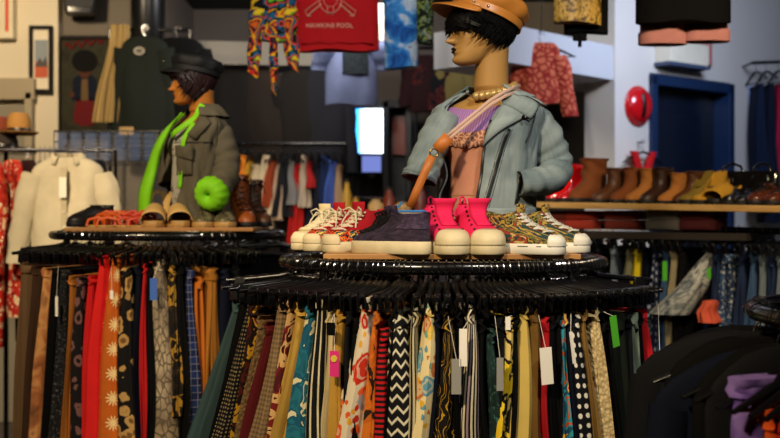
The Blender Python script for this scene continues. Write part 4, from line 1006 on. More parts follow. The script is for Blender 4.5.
def mannequin_body(name, label, loc, rz, skin, head_c, head_rot, hips=True, lip_m=None, eyes=False, kb=.88):
    t = thing(name, label, 'mannequin', loc, rz)
    g = M(); n = 40
    T = [(0, .125, .095, 0), (.06, .13, .1, 0), (.16, .105, .08, 0), (.24, .118, .09, 0), (.31, .14, .105, -.004), (.36, .155, .095, 0), (.395, .158, .08, .008), (.42, .135, .066, .014), (.437, .08, .055, .02), (.452, .052, .05, .022)]
    rows = []
    for z in frange(0, .452, 26):
        hw, hd, yo = tab(T, z); hw *= kb; hd *= kb; rows.append([Vector((hw * math.copysign(abs(math.sin(a)) ** .9, math.sin(a)), yo - hd * math.cos(a), z)) for a in [2 * PI * j / n for j in range(n)]])
    nb = Vector((0, .022, .452)); Hm = Matrix.Translation(head_c) @ head_rot
    nt = Hm @ Vector((0, .032, -.045))
    for q in frange(.1, 1, 9):
        c = nb.lerp(nt, q); rr = lerp(.05, .046, min(1, q * 1.6)); rows.append([c + Vector((rr * math.sin(a), -rr * 1.05 * math.cos(a), 0)) for a in [2 * PI * j / n for j in range(n)]])
    g.grid(rows, closed=True, cap0=True, cap1=True)
    hr = []
    for i in range(66):
        z = lerp(-.103, .104, i / 65); hr.append([Hm @ head_pt(z, 2 * PI * j / 96) for j in range(96)])
    g.grid(hr, closed=True, cap0=True, cap1=True)
    for e in (-1, 1):      # ears
        rows = []
        for i in range(10):
            a = 2 * PI * i / 10
            rows.append([Hm @ Vector((e * (.066 + .006 * math.cos(b_) + .008 * max(0, math.sin(a) * .3 + .5)), .012 + .014 * math.cos(a) + .004 * math.cos(b_) * math.cos(a), -.012 + .026 * math.sin(a) + .005 * math.cos(b_) * math.sin(a))) for b_ in [2 * PI * k / 8 for k in range(8)]])
        rows.append(rows[0]); g.grid(rows, closed=True)
        g.sphere(Hm @ Vector((e * .066, .012, -.012)), (.006, .012, .02), 10, 8)
    g.build('body', skin, t, remesh=.0026)
    if lip_m:
        for nm, z0, z1 in (('upper_lip', -.0595, -.0505), ('lower_lip', -.069, -.0595)):
            rows = []
            for i in range(5):
                q = i / 4; row = []
                for j in range(13):
                    u = lerp(-1, 1, j / 12); zz = lerp(-.0595, z0 if nm == 'lower_lip' else z1, q * (1 - abs(u) ** 2.2) * (1 - .15 * (abs(u) < .1) * (nm == 'upper_lip')))
                    row.append(Hm @ head_pt(zz, u * .27, .0022 + .002 * math.sin(q * PI)))
                rows.append(row)
            M().grid(rows).build(nm, lip_m, t)
    if eyes:
        for e in (-1, 1):
            g = M(); g.grid([[Hm @ head_pt(.004 + v * .006 * (1 - u * u), e * .40 + u * .15, .002) for u in frange(-1, 1, 9)] for v in frange(-1, 1, 5)]); g.build('eye', solidmat('eye white', '#c9c2b2', .3), t)
            g = M(); g.grid([[Hm @ head_pt(.004 + r_ * .0055 * math.sin(a), e * .40 + r_ * .07 * math.cos(a), .003) for a in [2 * PI * k / 12 for k in range(13)]] for r_ in (.05, 1)]); g.build('iris', solidmat('iris', '#1a120c', .2), t)
            g = M(); g.tube([Hm @ head_pt(.026 + .004 * math.cos(u * 1.5), e * .40 + u * .22, .003) for u in frange(-1, 1, 8)], .0028, 6); g.build('eyebrow', solidmat('brow', '#1a0f0a', .8), t)
    return t, Hm
def hair(t, Hm, m, front_z, side_z, back_z, n=340, seed=3, lift=.010):
    r = random.Random(seed); g = M()
    rows = []
    for i in range(18):
        q = i / 17; row = []
        for j in range(49):
            a = -PI + 2 * PI * j / 48; aa = abs(a)
            zl = lerp(front_z + .02, side_z, min(1, aa / 1.1)) if aa < 1.1 else lerp(side_z, back_z, min(1, (aa - 1.1) / .9))
            z = lerp(.055, zl, q); row.append(Hm @ head_pt(z, a, .004 + lift * .3 * q, False))
        rows.append(row)
    g.grid(rows)
    for k in range(n):
        a = r.uniform(-PI, PI); aa = abs(a)
        zl = front_z if aa < .75 else (lerp(front_z, side_z, (aa - .75) / .5) if aa < 1.25 else lerp(side_z, back_z, min(1, (aa - 1.25) / .8)))
        zl += r.uniform(-.014, .016); da = r.uniform(-.5, .5) + (.3 if aa < .8 else 0); lf = r.uniform(.004, lift * 1.6)
        P_ = []
        for q in frange(0, 1, 7):
            z = lerp(.048, zl, q); P_.append(Hm @ head_pt(z, a + da * q * q, .004 + lf * q + (.006 * q * q if aa > 1 else .008 * q), False))
        w = r.uniform(.004, .0075); g.tube(P_, [w * .7, w, w, w * .95, w * .8, w * .5, w * .12], 5, flat=.6)
    return g.build('hair', m, t)
def cap(t, Hm, m, tilt, band_m=None, slouch=1.0, visor_len=.075, studs=True, button=True, band_z=.05, rad=1.0, hs=1.0):
    K = Hm @ Matrix.Translation((0, 0, band_z)) @ Matrix.Rotation(tilt, 4, 'X')
    def ell(a, r_, z, k=0.0): return K @ Vector(((.086 + r_) * math.sin(a) * rad, (.015 - (.102 + r_) * math.cos(a)) * rad, z * hs))
    ns = 64
    rows = []
    prof = [(.006, .004), (.004, .022), (.012, .030), (.028 * slouch, .042), (.036 * slouch, .056), (.028 * slouch, .070), (.004, .083), (-.030, .092), (-.06, .096), (-.084, .097)]
    for i, (r_, z) in enumerate(prof):
        rows.append([ell(2 * PI * j / ns, r_ + (.0035 * math.cos(8 * 2 * PI * j / ns) if i > 2 else 0) + .003 * mnoise.noise(Vector((j * .3, i * .7, 2))), z + (.004 * mnoise.noise(Vector((j * .25, i * .5, 7))) if i > 2 else 0)) for j in range(ns)])
    M().grid(rows, closed=True, cap1=True).build('cap_crown', m, t, solid=.002)
    g = M(); g.grid([[ell(2 * PI * j / ns, .009, z) for j in range(ns)] for z in (.0, .003, .022, .025)], closed=True); g.build('cap_band', band_m or m, t, solid=.002)
    rows = []
    for i in range(9):
        q = i / 8; row = []
        for j in range(33):
            a = lerp(-1.15, 1.15, j / 32); e = math.cos(a / 1.15 * PI / 2) ** .6
            p = Vector(((.09 + visor_len * .55 * q * e) * math.sin(a) * rad, (.015 - (.106 + visor_len * q * e) * math.cos(a)) * rad, .006 - .030 * q * e - .018 * (math.sin(a) ** 2) * q))
            row.append(K @ p)
        rows.append(row)
    M().grid(rows).build('visor', m, t, solid=.004)
    if studs:
        for a in (.35, .9, 1.3, -.35, -.9):
            M().sphere(ell(a, .012, .013), .0042, 10, 6).build('stud', CHROME, t)
        rope = [ell(lerp(-1.1, 1.1, j / 24), .0125, .006) for j in range(25)]
        M().tube(rope, .0035, 6).build('visor_strap', m, t)
    if button: M().sphere(K @ Vector((0, .008, .098)), (.009, .009, .005), 12, 6).build('top_button', m, t)
class Jacket:
    def __init__(s, T, t, seed=1.0, amp=.007, k=.89): s.T = [(r[0], r[1] * k, r[2] * k, r[3]) for r in T]; s.t = t; s.seed = seed; s.amp = amp
    def S(s, a, z, off=0.0):
        w, d, yo = tab(s.T, z)
        f = s.amp * mnoise.noise(Vector((a * 2.4 + s.seed, z * 9, s.seed))) + s.amp * .5 * mnoise.noise(Vector((a * 6, z * 22, s.seed + 4)))
        return Vector(((w + off + f) * math.copysign(abs(math.sin(a)) ** .92, math.sin(a)), yo - (d + off + f) * math.cos(a), z))
    def panel(s, name, m, aL, aR, z0, z1, off=0.0, nz=26, na=40, solid=.004, label=None):
        rows = []
        for i in range(nz):
            z = lerp(z0, z1, i / (nz - 1)); l, r_ = aL(z), aR(z)
            rows.append([s.S(lerp(l, r_, j / na), z, off) for j in range(na + 1)])
        return M().grid(rows).build(name, m, s.t, solid=solid, label=label)
    def strip(s, name, m, path, w, off=.006, solid=.003, label=None):
        """band of half width w following (angle, z) points on the cloth"""
        rows = []
        for i, (a, z) in enumerate(path):
            p0, p1 = path[max(i - 1, 0)], path[min(i + 1, len(path) - 1)]
            T = (s.S(p1[0], p1[1]) - s.S(p0[0], p0[1])).normalized(); nr = s.S(a, z, .02) - s.S(a, z); B = T.cross(nr).normalized(); c = s.S(a, z, off)
            rows.append([c + B * w * u for u in (-1, -.5, 0, .5, 1)])
        return M().grid(rows).build(name, m, s.t, solid=solid, label=label)
    def seam(s, name, m, path, r_=.0015, off=.004):
        return M().tube([s.S(a, z, off) for a, z in path], r_, 6).build(name, m, s.t)
    def flap(s, name, m, poly, off=.010, lift=.004, solid=.004, n=9):
        """four corner patch of (angle, z) laid on the cloth"""
        A, B, C_, D = poly; rows = []
        for i in range(n):
            u = i / (n - 1); row = []
            for j in range(n):
                v = j / (n - 1)
                a = lerp(lerp(A[0], B[0], v), lerp(D[0], C_[0], v), u); z = lerp(lerp(A[1], B[1], v), lerp(D[1], C_[1], v), u)
                row.append(s.S(a, z, off + lift * math.sin(u * PI) * math.sin(v * PI)))
            rows.append(row)
        return M().grid(rows).build(name, m, s.t, solid=solid)
    def sleeve(s, name, m, path, rr, seed=1.0, flat=.9, wr=.07, cuff=None, n=24, caps=False):
        P_ = [Vector(p) for p in path]
        # resample
        pts = []; rad = []
        for i in range(len(P_) - 1):
            for k in range(8):
                q = k / 8; p0, p1, p2, p3 = P_[max(i - 1, 0)], P_[i], P_[i + 1], P_[min(i + 2, len(P_) - 1)]
                pts.append(.5 * ((2 * p1) + (p2 - p0) * q + (2 * p0 - 5 * p1 + 4 * p2 - p3) * q * q + (3 * p1 - p0 - 3 * p2 + p3) * q ** 3)); rad.append(lerp(rr[i], rr[i + 1], q))
        pts.append(P_[-1]); rad.append(rr[-1]); rows = []; prev = Vector((0, 1, 0))
        for i, p in enumerate(pts):
            T = (pts[min(i + 1, len(pts) - 1)] - pts[max(i - 1, 0)]).normalized(); nr = (prev - T * prev.dot(T)).normalized(); prev = nr; b = T.cross(nr)
            row = []
            for k in range(n + 1):
                a = 2 * PI * k / n
                f = 1 + wr * mnoise.noise(Vector((math.cos(a) * 1.2 + seed, math.sin(a) * 1.2, i * .33))) + wr * .5 * math.sin(i * 1.25 + 2.0 * math.sin(a + seed))
                row.append(p + (nr * math.cos(a) * flat + b * math.sin(a)) * rad[i] * f)
            rows.append(row)
        g = M(); g.grid(rows, cap0=True, cap1=caps); o = g.build(name, m, s.t, solid=.003)
        if cuff:
            # turned band at the sleeve end
            e = rows[-1]; c = sum(e, Vector()) / len(e); T = (pts[-1] - pts[-3]).normalized()
            g = M(); g.grid([[c + (p - c) * k + T * d for p in e] for k, d in ((1.0, -.03), (1.1, -.026), (1.1, .004), (1.0, .008), (.85, -.004), (.5, -.02))]); g.build('cuff', cuff, s.t)
        return o

SKINM = solidmat('mannequin skin', '#a88048', .42, .4, var=.05); SKIN2 = solidmat('second mannequin skin', '#a8682a', .4, .4, var=.05)
HAIRB = solidmat('black hair', '#050506', .5, .25); HAIR2 = solidmat('dark plum hair', '#1f0d10', .4, .4)
DENJ = fab('faded denim', 'denim', '#56686f', '#9caaab', '#36434a'); DENL = fab('pale denim facing', 'denim', '#7f8f96', '#95a3a6', '#5f6d74'); STITCH = solidmat('dark stitching', '#20262b', .7); ZIP = solidmat('dark zip', '#15171a', .35, .5)
# ================= centre mannequin
loc = Vector(((487 - 390) / F * 3.06, 3.06, BZ)); BY = R(-35)
hc = Matrix.Rotation(-BY, 3, 'Z') @ Vector(((479 - 485) / F * 2.97, -.01, .628))
hrot = (Matrix.Rotation(-BY, 3, 'Z') @ Matrix.Rotation(R(-76), 3, 'Z') @ Matrix.Rotation(R(2), 3, 'X')).to_4x4()
mq, HM = mannequin_body('mannequin', 'mannequin in a tan leather cap, denim jacket and pink slip on the centre rack', loc, BY, SKINM, hc, hrot, lip_m=solidmat('black lips', '#120609', .3))
hair(mq, HM, HAIRB, -.002, -.014, -.052, n=520)
CAPM = solidmat('tan cap leather', '#b4742f', .35, .5, var=.06, bump=.06)
cap(mq, HM, CAPM, R(-23), slouch=.5, band_z=.034, visor_len=.062, rad=.95, hs=.85)
# pink slip dress over the body
PINK = P('blush satin', '#c48a70'); PLACE = fab('blush lace', 'lace', '#c9977d', '#8a5c4a'); LILAC = fab('lilac rib', 'vstripe', '#a77fb8', '#8a63a0', s=6.0)
SL = Jacket([(0, .140, .125, -.01), (.05, .137, .122, -.008), (.16, .122, .108, 0), (.24, .128, .104, 0), (.31, .147, .114, -.004), (.345, .158, .106, -.001), (.37, .162, .098, .003)], mq, 2.0, .003)
rows = []
for i in range(24):
    z0 = lerp(0, 1, i / 23); row = []
    for j in range(65):
        a = -PI + 2 * PI * j / 64; top = .335 - .045 * max(0, math.cos(a * 1.0)) ** 3 ; row.append(SL.S(a, lerp(.002, top, z0)))
    rows.append(row)
M().grid(rows).build('slip_dress', PINK, mq)
rows = [[SL.S(a, lerp(.292, .335, i / 5) + (.020 * (abs(a) - .35) if abs(a) > .35 else .02 * (abs(a) - .35)) - .002 * math.cos(a * 40) * (i == 0), .004) for a in frange(-1.0, 1.0, 49)] for i in range(6)]
M().grid(rows).build('lace_neckline', PLACE, mq, solid=.001)
M().grid([[SL.S(a, .155 + .006 * i, .002) for a in frange(-1.2, 1.2, 30)] for i in range(2)]).build('waist_seam', PINK, mq)
TK = Jacket([(.25, .121, .093, 0), (.31, .143, .108, -.004), (.36, .158, .099, 0), (.395, .160, .084, .008), (.418, .138, .07, .014), (.43, .10, .063, .018)], mq, 5.0, .0)
M().grid([[TK.S(a, lerp(.26, .412 - .016 * math.exp(-(a / .5) ** 2), i / 15), .003) for a in frange(-1.35, 1.35, 61)] for i in range(16)]).build('ribbed_top', LILAC, mq)
# denim jacket
J = Jacket([(.095, .165, .130, 0), (.15, .160, .125, 0), (.22, .160, .124, 0), (.29, .168, .130, 0), (.34, .176, .124, 0), (.38, .180, .108, .006), (.405, .176, .092, .010), (.425, .140, .078, .016), (.445, .092, .070, .020), (.457, .072, .066, .022)], mq, 1.0, .011)
def aR_(z): return tab([(.09, .14), (.2, .26), (.28, .32), (.36, .40), (.41, .55), (.457, 1.0)], z)[0]
def aL_(z): return -tab([(.09, .95), (.2, .60), (.28, .5), (.36, .52), (.41, .65), (.457, 1.0)], z)[0]
J.panel('jacket_front', DENJ, aR_, lambda z: 1.75, .095, .455, label='left front panel of the denim jacket')
J.panel('jacket_front', DENJ, lambda z: -1.75, aL_, .115, .455, label='right front panel of the denim jacket')
J.panel('jacket_back', DENJ, lambda z: 1.72, lambda z: 2 * PI - 1.72, .095, .455)
J.strip('jacket_hem', DENJ, [(lerp(.16, 1.72, k / 20), .105) for k in range(21)], .014, .004)
J.strip('jacket_hem', DENJ, [(lerp(-1.72, -.93, k / 12), .125) for k in range(13)], .014, .004)
zz = frange(.10, .36, 18)
J.strip('zip', ZIP, [(aR_(z) + .012, z) for z in zz], .004, .005); J.strip('zip', ZIP, [(aL_(z) - .012, z) for z in zz], .004, .005)
# diagonal seam zip and pocket slash on the near front
J.strip('seam_zip', ZIP, [(lerp(.34, .82, (z - .11) / .24), z) for z in frange(.115, .335, 14)], .0045, .006)
for d in (.075, -.06): J.seam('stitch_line', STITCH, [(lerp(.34, .82, (z - .11) / .24) + d, z) for z in frange(.11, .335, 14)], .0011, .0035)
J.strip('pocket_zip', ZIP, [(lerp(.98, 1.12, k / 6), lerp(.13, .22, k / 6)) for k in range(7)], .005, .006)
J.seam('stitch_line', STITCH, [(a, .118) for a in frange(.2, 1.7, 16)], .0011, .0045)
# notched lapels and collar
J.flap('lapel', DENJ, [(aR_(.285) - .02, .285), (aR_(.30) + .30, .338), (1.12, .372), (aR_(.41) + .02, .43)], .009, .006)
J.flap('collar', DENJ, [(aR_(.41) - .02, .405), (1.16, .362), (1.36, .408), (1.05, .452)], .013, .006)
J.flap('lapel', DENL, [(aL_(.27) + .02, .27), (aL_(.30) - .26, .325), (-1.05, .385), (aL_(.41) - .02, .43)], .009, .006)
J.flap('collar', DENL, [(aL_(.41) + .02, .41), (-1.1, .380), (-1.36, .41), (-1.05, .452)], .013, .006)
M().grid([[J.S(a, z, o) for a in frange(.95, 2 * PI - .95, 40)] for z, o in ((.45, .004), (.468, .002), (.46, .012), (.43, .024))]).build('collar_back', DENJ, mq, solid=.003)
M().lathe([(0, 0), (.0075, 0), (.0075, .003), (.003, .0045), (0, .0045)], (0, 0, 0), 16, 'y').xf(Matrix.Translation(J.S(.98, .365, .024)) @ Matrix.Rotation(PI, 4, 'Z')).build('snap_button', DCHROME, mq)
J.strip('epaulet', DENJ, [(lerp(1.5, 1.62, q), lerp(.452, .405, q)) for q in frange(0, 1, 6)], .018, .012)
for s_ in (1,): M().sphere(J.S(1.58, .44, .016), .006, 10, 6).build('epaulet_button', DCHROME, mq)
# near arm: elbow out, hand into the pocket; far sleeve hangs open
wl = lambda x, y, z: Matrix.Rotation(-BY, 3, 'Z') @ Vector((x, y, z))
J.sleeve('sleeve', DENJ, [wl(.112, -.01, .385), wl(.152, -.015, .335), wl(.182, -.01, .275), wl(.192, -.02, .228), wl(.165, -.075, .200), wl(.115, -.115, .190), wl(.075, -.130, .186)], [.046, .052, .049, .047, .043, .038, .034], 1.0, wr=.10)
J.strip('armhole_seam', STITCH, [(lerp(1.18, 1.36, math.sin(q * PI)) , lerp(.30, .415, q)) for q in frange(0, 1, 10)], .0015, .006)
J.sleeve('sleeve', DENJ, [wl(-.115, -.02, .385), wl(-.145, -.03, .33), wl(-.170, -.05, .27), wl(-.190, -.07, .215), wl(-.197, -.075, .198)], [.040, .044, .046, .050, .052], 4.0, flat=.7, wr=.10)
# necklace of big gold and pearl beads
nk = [(math.sin(a) * (.070 + .004 * math.cos(a)), .022 - math.cos(a) * .070 - .012 * max(0, math.cos(a)), .462 - .028 * max(-.3, math.cos(a))) for a in [2 * PI * k / 28 for k in range(24)]]
nt = M().tube(nk, .002, 6, closed=True).build('necklace', solidmat('gold', '#b0863c', .25, .5, 1.0), mq)
PEARL = solidmat('champagne pearl', '#b89b62', .18, .7, .35, var=.25, nscale=40)
b0 = M().sphere((0, 0, 0), .0125, 14, 9).build('bead', PEARL, nt, nk[0])
for k in range(1, 19):
    c = b0.copy(); COL.objects.link(c); c.parent = nt; c.location = nk[k]
# blush ribbon across the chest, leather fitting, ring and brown bag strap
RIB = P('blush ribbon', '#c9a898')
def chest(px, py, d): return Matrix.Rotation(-BY, 4, 'Z') @ Vector(((px - 390) / F * (3.06 - d) - loc.x, -d, (CZ - BZ) - (py - HZ) / F * (3.06 - d)))
def ribbon(name, pts, w, m, solid=.002):
    rows = []
    for i, p in enumerate(pts):
        T = (pts[min(i + 1, len(pts) - 1)] - pts[max(i - 1, 0)]).normalized(); nrm = Matrix.Rotation(-BY, 3, 'Z') @ Vector((0, -1, 0)); B = T.cross(nrm).normalized()
        rows.append([p - B * w, p, p + B * w])
    return M().grid(rows).build(name, m, mq, solid=solid)
for dz in (-2.6, 2.0): ribbon('bag_ribbon', [chest(p[0], p[1] + dz, p[2]) for p in ((520, 88, .062), (505, 94, .108), (490, 103, .130), (472, 118, .148), (455, 132, .156), (447, 139, .158))], .0045, RIB)
LEA = solidmat('saddle leather', '#b0672b', .5, .4, bump=.05)
ribbon('strap_fitting', [chest(*p) for p in ((449, 137, .161), (443, 143, .162), (437, 150, .162))], .017, LEA, .004)
rg = chest(434, 153, .162); M().tube([rg + Matrix.Rotation(-BY, 3, 'Z') @ Vector((.011 * math.cos(a), 0, .011 * math.sin(a))) for a in [2 * PI * k / 20 for k in range(20)]], .0022, 8, closed=True).build('ring', solidmat('gold', '#b0863c', .25, .5, 1.0), mq)
ribbon('bag_strap', [chest(*p) for p in ((432, 156, .162), (425, 172, .16), (417, 190, .158), (410, 207, .155))], .011, LEA, .004)
# clear bag with blue edging behind the purple shoe
def glass(key, tint, rough=.05):
    if key in MAT: return MAT[key]
    b = NB(key); b.set(b.b, 'Base Color', lin(tint)); b.set(b.b, 'Roughness', rough); b.set(b.b, 'Transmission Weight', .0); b.set(b.b, 'Alpha', .18); b.set(b.b, 'Specular IOR Level', .6)
    MAT[key] = b.m; return b.m
cb = W(410, 222, 2.83); t = thing('clear_bag', 'clear plastic bag with blue edging between the purple shoe and pink slip', 'bag', (cb.x, cb.y, BZ), R(-8))
g = M(); rows = [[(.055 * k * math.copysign(abs(math.cos(a)) ** .4, math.cos(a)), .03 * math.copysign(abs(math.sin(a)) ** .5, math.sin(a)), z) for a in [2 * PI * j / 24 for j in range(24)]] for z, k in ((.0, .95), (.01, 1), (.07, .92), (.11, .75))]
g.grid(rows, closed=True, cap0=True); g.build('clear_wall', glass('clear plastic', '#d7e2ea'), t)
BLUEE = solidmat('blue edging', '#3f7fc4', .25, .5)
g = M(); g.tube(rows[-1], .003, 6, closed=True); g.tube([rows[0][12], rows[1][12], rows[2][12], rows[3][12], (-.02, 0, .135)], .003, 6); g.tube([rows[0][0], rows[1][0], rows[2][0], rows[3][0]], .003, 6); g.build('piping', BLUEE, t)

# ================= left mannequin: grey jacket over lime high visibility lining, white printed tee
loc2 = Vector(((197 - 390) / F * 4.25, 4.25, BZL)); BY2 = R(-60)
hc2 = Matrix.Rotation(-BY2, 3, 'Z') @ Vector(((194 - 197) / F * 4.25, -.02, .578))
hrot2 = (Matrix.Rotation(-BY2, 3, 'Z') @ Matrix.Rotation(R(-76), 3, 'Z') @ Matrix.Rotation(R(4), 3, 'X')).to_4x4() @ Matrix.Scale(.91, 4)
mq, HM = mannequin_body('mannequin', 'mannequin in a black cap and grey jacket with lime lining, on the left rack', loc2, BY2, SKIN2, hc2, hrot2, lip_m=solidmat('dark red lips', '#6a1f14', .35), eyes=True)
hair(mq, HM, HAIR2, .028, -.05, -.085, n=300, seed=9, lift=.008)
CAPB = solidmat('black cap cloth', '#0a0c10', .7, .3)
cap(mq, HM, CAPB, R(-14), slouch=.45, band_z=.032, visor_len=.056, studs=False, rad=.93, hs=.80)
M().sphere(HM @ Vector((.03, -.12, .085)), (.007, .004, .005), 10, 6).build('cap_badge', CHROME, mq)
GREYJ = fab('charcoal twill', 'plain', '#5d5748'); LIME = P('lime lining', '#86d820', rough=.6); TEE = fab('grey printed tee', 'splat', '#b9b4aa', '#a5a196', '#34302c', s=.45)
J = Jacket([(.02, .175, .135, 0), (.1, .172, .132, 0), (.2, .168, .128, 0), (.29, .176, .132, 0), (.34, .184, .126, 0), (.38, .19, .11, .006), (.405, .184, .094, .010), (.425, .148, .08, .016), (.445, .10, .074, .020), (.457, .08, .07, .022)], mq, 7.0, .017)
def bR(z): return tab([(.02, .35), (.2, .60), (.3, .70), (.36, .74), (.41, .85), (.457, 1.1)], z)[0]
def bL(z): return -tab([(.02, 1.15), (.2, .72), (.3, .5), (.36, .48), (.41, .6), (.457, 1.0)], z)[0]
J.panel('jacket_front', GREYJ, bR, lambda z: 1.75, .02, .455); J.panel('jacket_front', GREYJ, lambda z: -1.75, bL, .02, .455); J.panel('jacket_back', GREYJ, lambda z: 1.72, lambda z: 2 * PI - 1.72, .02, .455)
TK = Jacket([(.02, .135, .11, 0), (.25, .131, .105, 0), (.31, .15, .116, -.004), (.36, .162, .106, 0), (.395, .165, .09, .008), (.418, .142, .076, .014)], mq, 5.0, .002)
M().grid([[TK.S(a, lerp(.03, .375 - .02 * math.exp(-(a / .4) ** 2) + .03 * min(1, abs(a)), i / 19), .002) for a in frange(-1.4, 1.4, 49)] for i in range(20)]).build('printed_tee', TEE, mq)
# lime facings turned out along both edges, and the stand collar
rows = []
for q in frange(0, 1, 20):
    z = lerp(.43, .03, q); xo = tab([(0, -.060), (.15, -.125), (.4, -.172), (.7, -.210), (1, -.222)], q)[0]; xi = tab([(0, -.035), (.15, -.078), (.4, -.118), (.7, -.146), (1, -.165)], q)[0]
    rows.append([Matrix.Rotation(-BY2, 3, 'Z') @ Vector((lerp(xo, xi, u), -.075 - .045 * math.sin(u * 2.2) + .006 * math.sin(q * 15), z + .012 * u)) for u in frange(0, 1, 7)])
M().grid(rows).build('lime_facing', LIME, mq, solid=.004)
J.strip('lime_facing', LIME, [(bR(z) - .02, z) for z in frange(.15, .40, 16)], .009, .007)
J.flap('lime_collar', LIME, [(bL(.40) + .25, .365), (-1.15, .372), (-1.32, .42), (-.95, .468)], .014, .008)
J.flap('collar', GREYJ, [(bR(.37) + .02, .355), (1.05, .335), (1.4, .40), (1.05, .455)], .012, .008)
J.strip('lime_collar_edge', LIME, [(lerp(.25, 1.2, q), lerp(.352, .478, q)) for q in frange(0, 1, 10)], .011, .016)
M().grid([[J.S(a, z, o) for a in frange(1.0, 2 * PI - 1.0, 40)] for z, o in ((.45, .004), (.482, .0), (.47, .014), (.43, .03))]).build('collar_back', GREYJ, mq, solid=.003)
J.flap('chest_pocket', GREYJ, [(.45, .20), (1.0, .20), (1.0, .285), (.45, .285)], .006, .005)
J.flap('pocket_flap', GREYJ, [(.43, .275), (1.03, .255), (1.03, .305), (.43, .315)], .012, .004)
J.strip('yoke_seam', solidmat('jacket dark seam', '#26241f', .8), [(a, .325) for a in frange(.3, 1.6, 14)], .0018, .006)  # dark strip along the yoke seam
wl = lambda x, y, z: Matrix.Rotation(-BY2, 3, 'Z') @ Vector((x, y, z))
J.sleeve('sleeve', GREYJ, [wl(.075, -.05, .385), wl(.105, -.07, .335), wl(.125, -.085, .26), wl(.128, -.11, .20), wl(.110, -.16, .15), wl(.088, -.19, .13)], [.052, .060, .056, .056, .052, .048], 2.0, wr=.12)
J.sleeve('sleeve', GREYJ, [wl(-.075, .08, .385), wl(-.105, .09, .32), wl(-.12, .08, .25), wl(-.125, .06, .17)], [.046, .052, .052, .052], 6.0, flat=.7, wr=.12)
# turned back lime cuff, gathered
e = wl(.085, -.195, .125); g = M(); rows = []
ax = wl(-.35, -.9, -.25).normalized(); u_ = ax.orthogonal().normalized(); v_ = ax.cross(u_)
for r_, d in ((.046, -.05), (.064, -.035), (.068, -.01), (.061, .012), (.050, .026), (.030, .030), (.012, .024), (.004, .010)):
    rows.append([e + ax * d + (u_ * math.cos(a) + v_ * math.sin(a)) * r_ * (1 + .035 * math.sin(13 * a + r_ * 60)) for a in [2 * PI * k / 48 for k in range(48)]])
g.grid(rows, closed=True, cap1=True); g.build('lime_cuff', LIME, mq)
# ------------------------------------------------------------------ things on the left wall
def frame(name, label, px0, py0, px1, py1, Y, fw, fm, inner, rz=0, cat='picture'):
    a, b = W(px0, py0, Y), W(px1, py1, Y); w, h = b.x - a.x, a.z - b.z
    t = thing(name, label, cat, ((a.x + b.x) / 2, Y, b.z), rz)
    g = M()
    for c, d in (((0, -.012, fw / 2), (w, .03, fw)), ((0, -.012, h - fw / 2), (w, .03, fw)), ((-w / 2 + fw / 2, -.012, h / 2), (fw, .03, h - 2 * fw)), ((w / 2 - fw / 2, -.012, h / 2), (fw, .03, h - 2 * fw))): g.box(c, d)
    g.build('frame', fm, t, smooth=False, bevel=.002)
    M().box((0, .002, h / 2), (w - fw, .006, h - fw)).build('backing', inner, t, smooth=False)
    return t, w, h
def flatpoly(parent, name, m, pts, y=-.004, th=.002):
    return M().prism(pts, lambda u, v, w: (u, y - w, v), th).build(name, m, parent, smooth=False)
def ell(cx, cz, rx, rz_, n=22): return [(cx + rx * math.cos(2 * PI * k / n), cz + rz_ * math.sin(2 * PI * k / n)) for k in range(n)]
BFR = solidmat('black frame', '#0c0a09', .6, .15); MATB = solidmat('cream mount', '#d9cdb5', .7)
t, w, h = frame('framed_print', 'small black framed print of a grey and orange scene on the cream wall', 30, 26, 53, 93, 6.98, .022, BFR, MATB)
flatpoly(t, 'print_sky', solidmat('print grey', '#7d858c', .6), [(-.042, .2), (.042, .2), (.042, .345), (-.042, .345)], -.0035)
flatpoly(t, 'print_ground', solidmat('print orange', '#b4491c', .6), [(-.042, .1), (.042, .1), (.042, .2), (-.042, .2)], -.0035)
flatpoly(t, 'print_rocks', solidmat('print dark', '#3a3431', .6), [(-.042, .17), (-.01, .23), (.01, .2), (.03, .24), (.042, .17)], -.006)
a, b = W(-14, -8, 6.9), W(12, 38, 6.9)
t = thing('wall_sign', 'cream light box sign with an orange red letter at the top left corner', 'sign', ((a.x + b.x) / 2, 6.96, b.z))
M().box((0, 0, (a.z - b.z) / 2), (b.x - a.x, .09, a.z - b.z)).build('sign_box', solidmat('sign cream', '#cfc4a6', .5), t, smooth=False, bevel=.006)
hw = (b.x - a.x) / 2
M().box((hw * .55, -.047, .155), (.022, .004, .22)).box((hw * .5, -.047, .265), (.075, .004, .022)).build('letter', solidmat('sign red', '#c4451f', .5), t, smooth=False)
t, w, h = frame('poster', 'dark framed poster of a curly haired figure in a blue jacket and red trousers', 58, 36, 112, 134, 7.06, .022, BFR, fab('poster ground', 'wash', '#26261c', '#333124', '#1d1d17', s=.3))
hair_m = solidmat('poster black', '#060505', .7, .1)
flatpoly(t, 'painted_trousers', solidmat('poster red', '#5c1418', .7, .1), [(-.075, .08), (-.02, .05), (.06, .06), (.075, .15), (.05, .235), (-.05, .235), (-.07, .16)])
flatpoly(t, 'painted_jacket', solidmat('poster blue', '#0e1424', .7, .1), [(-.085, .22), (.085, .22), (.075, .36), (.03, .40), (-.03, .40), (-.075, .36)])
flatpoly(t, 'painted_shirt', solidmat('poster tan', '#5f4a30', .7, .1), [(-.025, .22), (.025, .22), (.02, .36), (-.02, .36)], -.006)
flatpoly(t, 'painted_face', solidmat('poster face', '#4a2a1a', .7, .1), ell(0, .415, .04, .05), -.006)
flatpoly(t, 'painted_hair', hair_m, ell(0, .48, .085, .075), -.007)
for s_ in (-1, 1): flatpoly(t, 'painted_hand', solidmat('poster face', '#4a2a1a', .7, .1), ell(s_ * .085, .26, .018, .02), -.006)
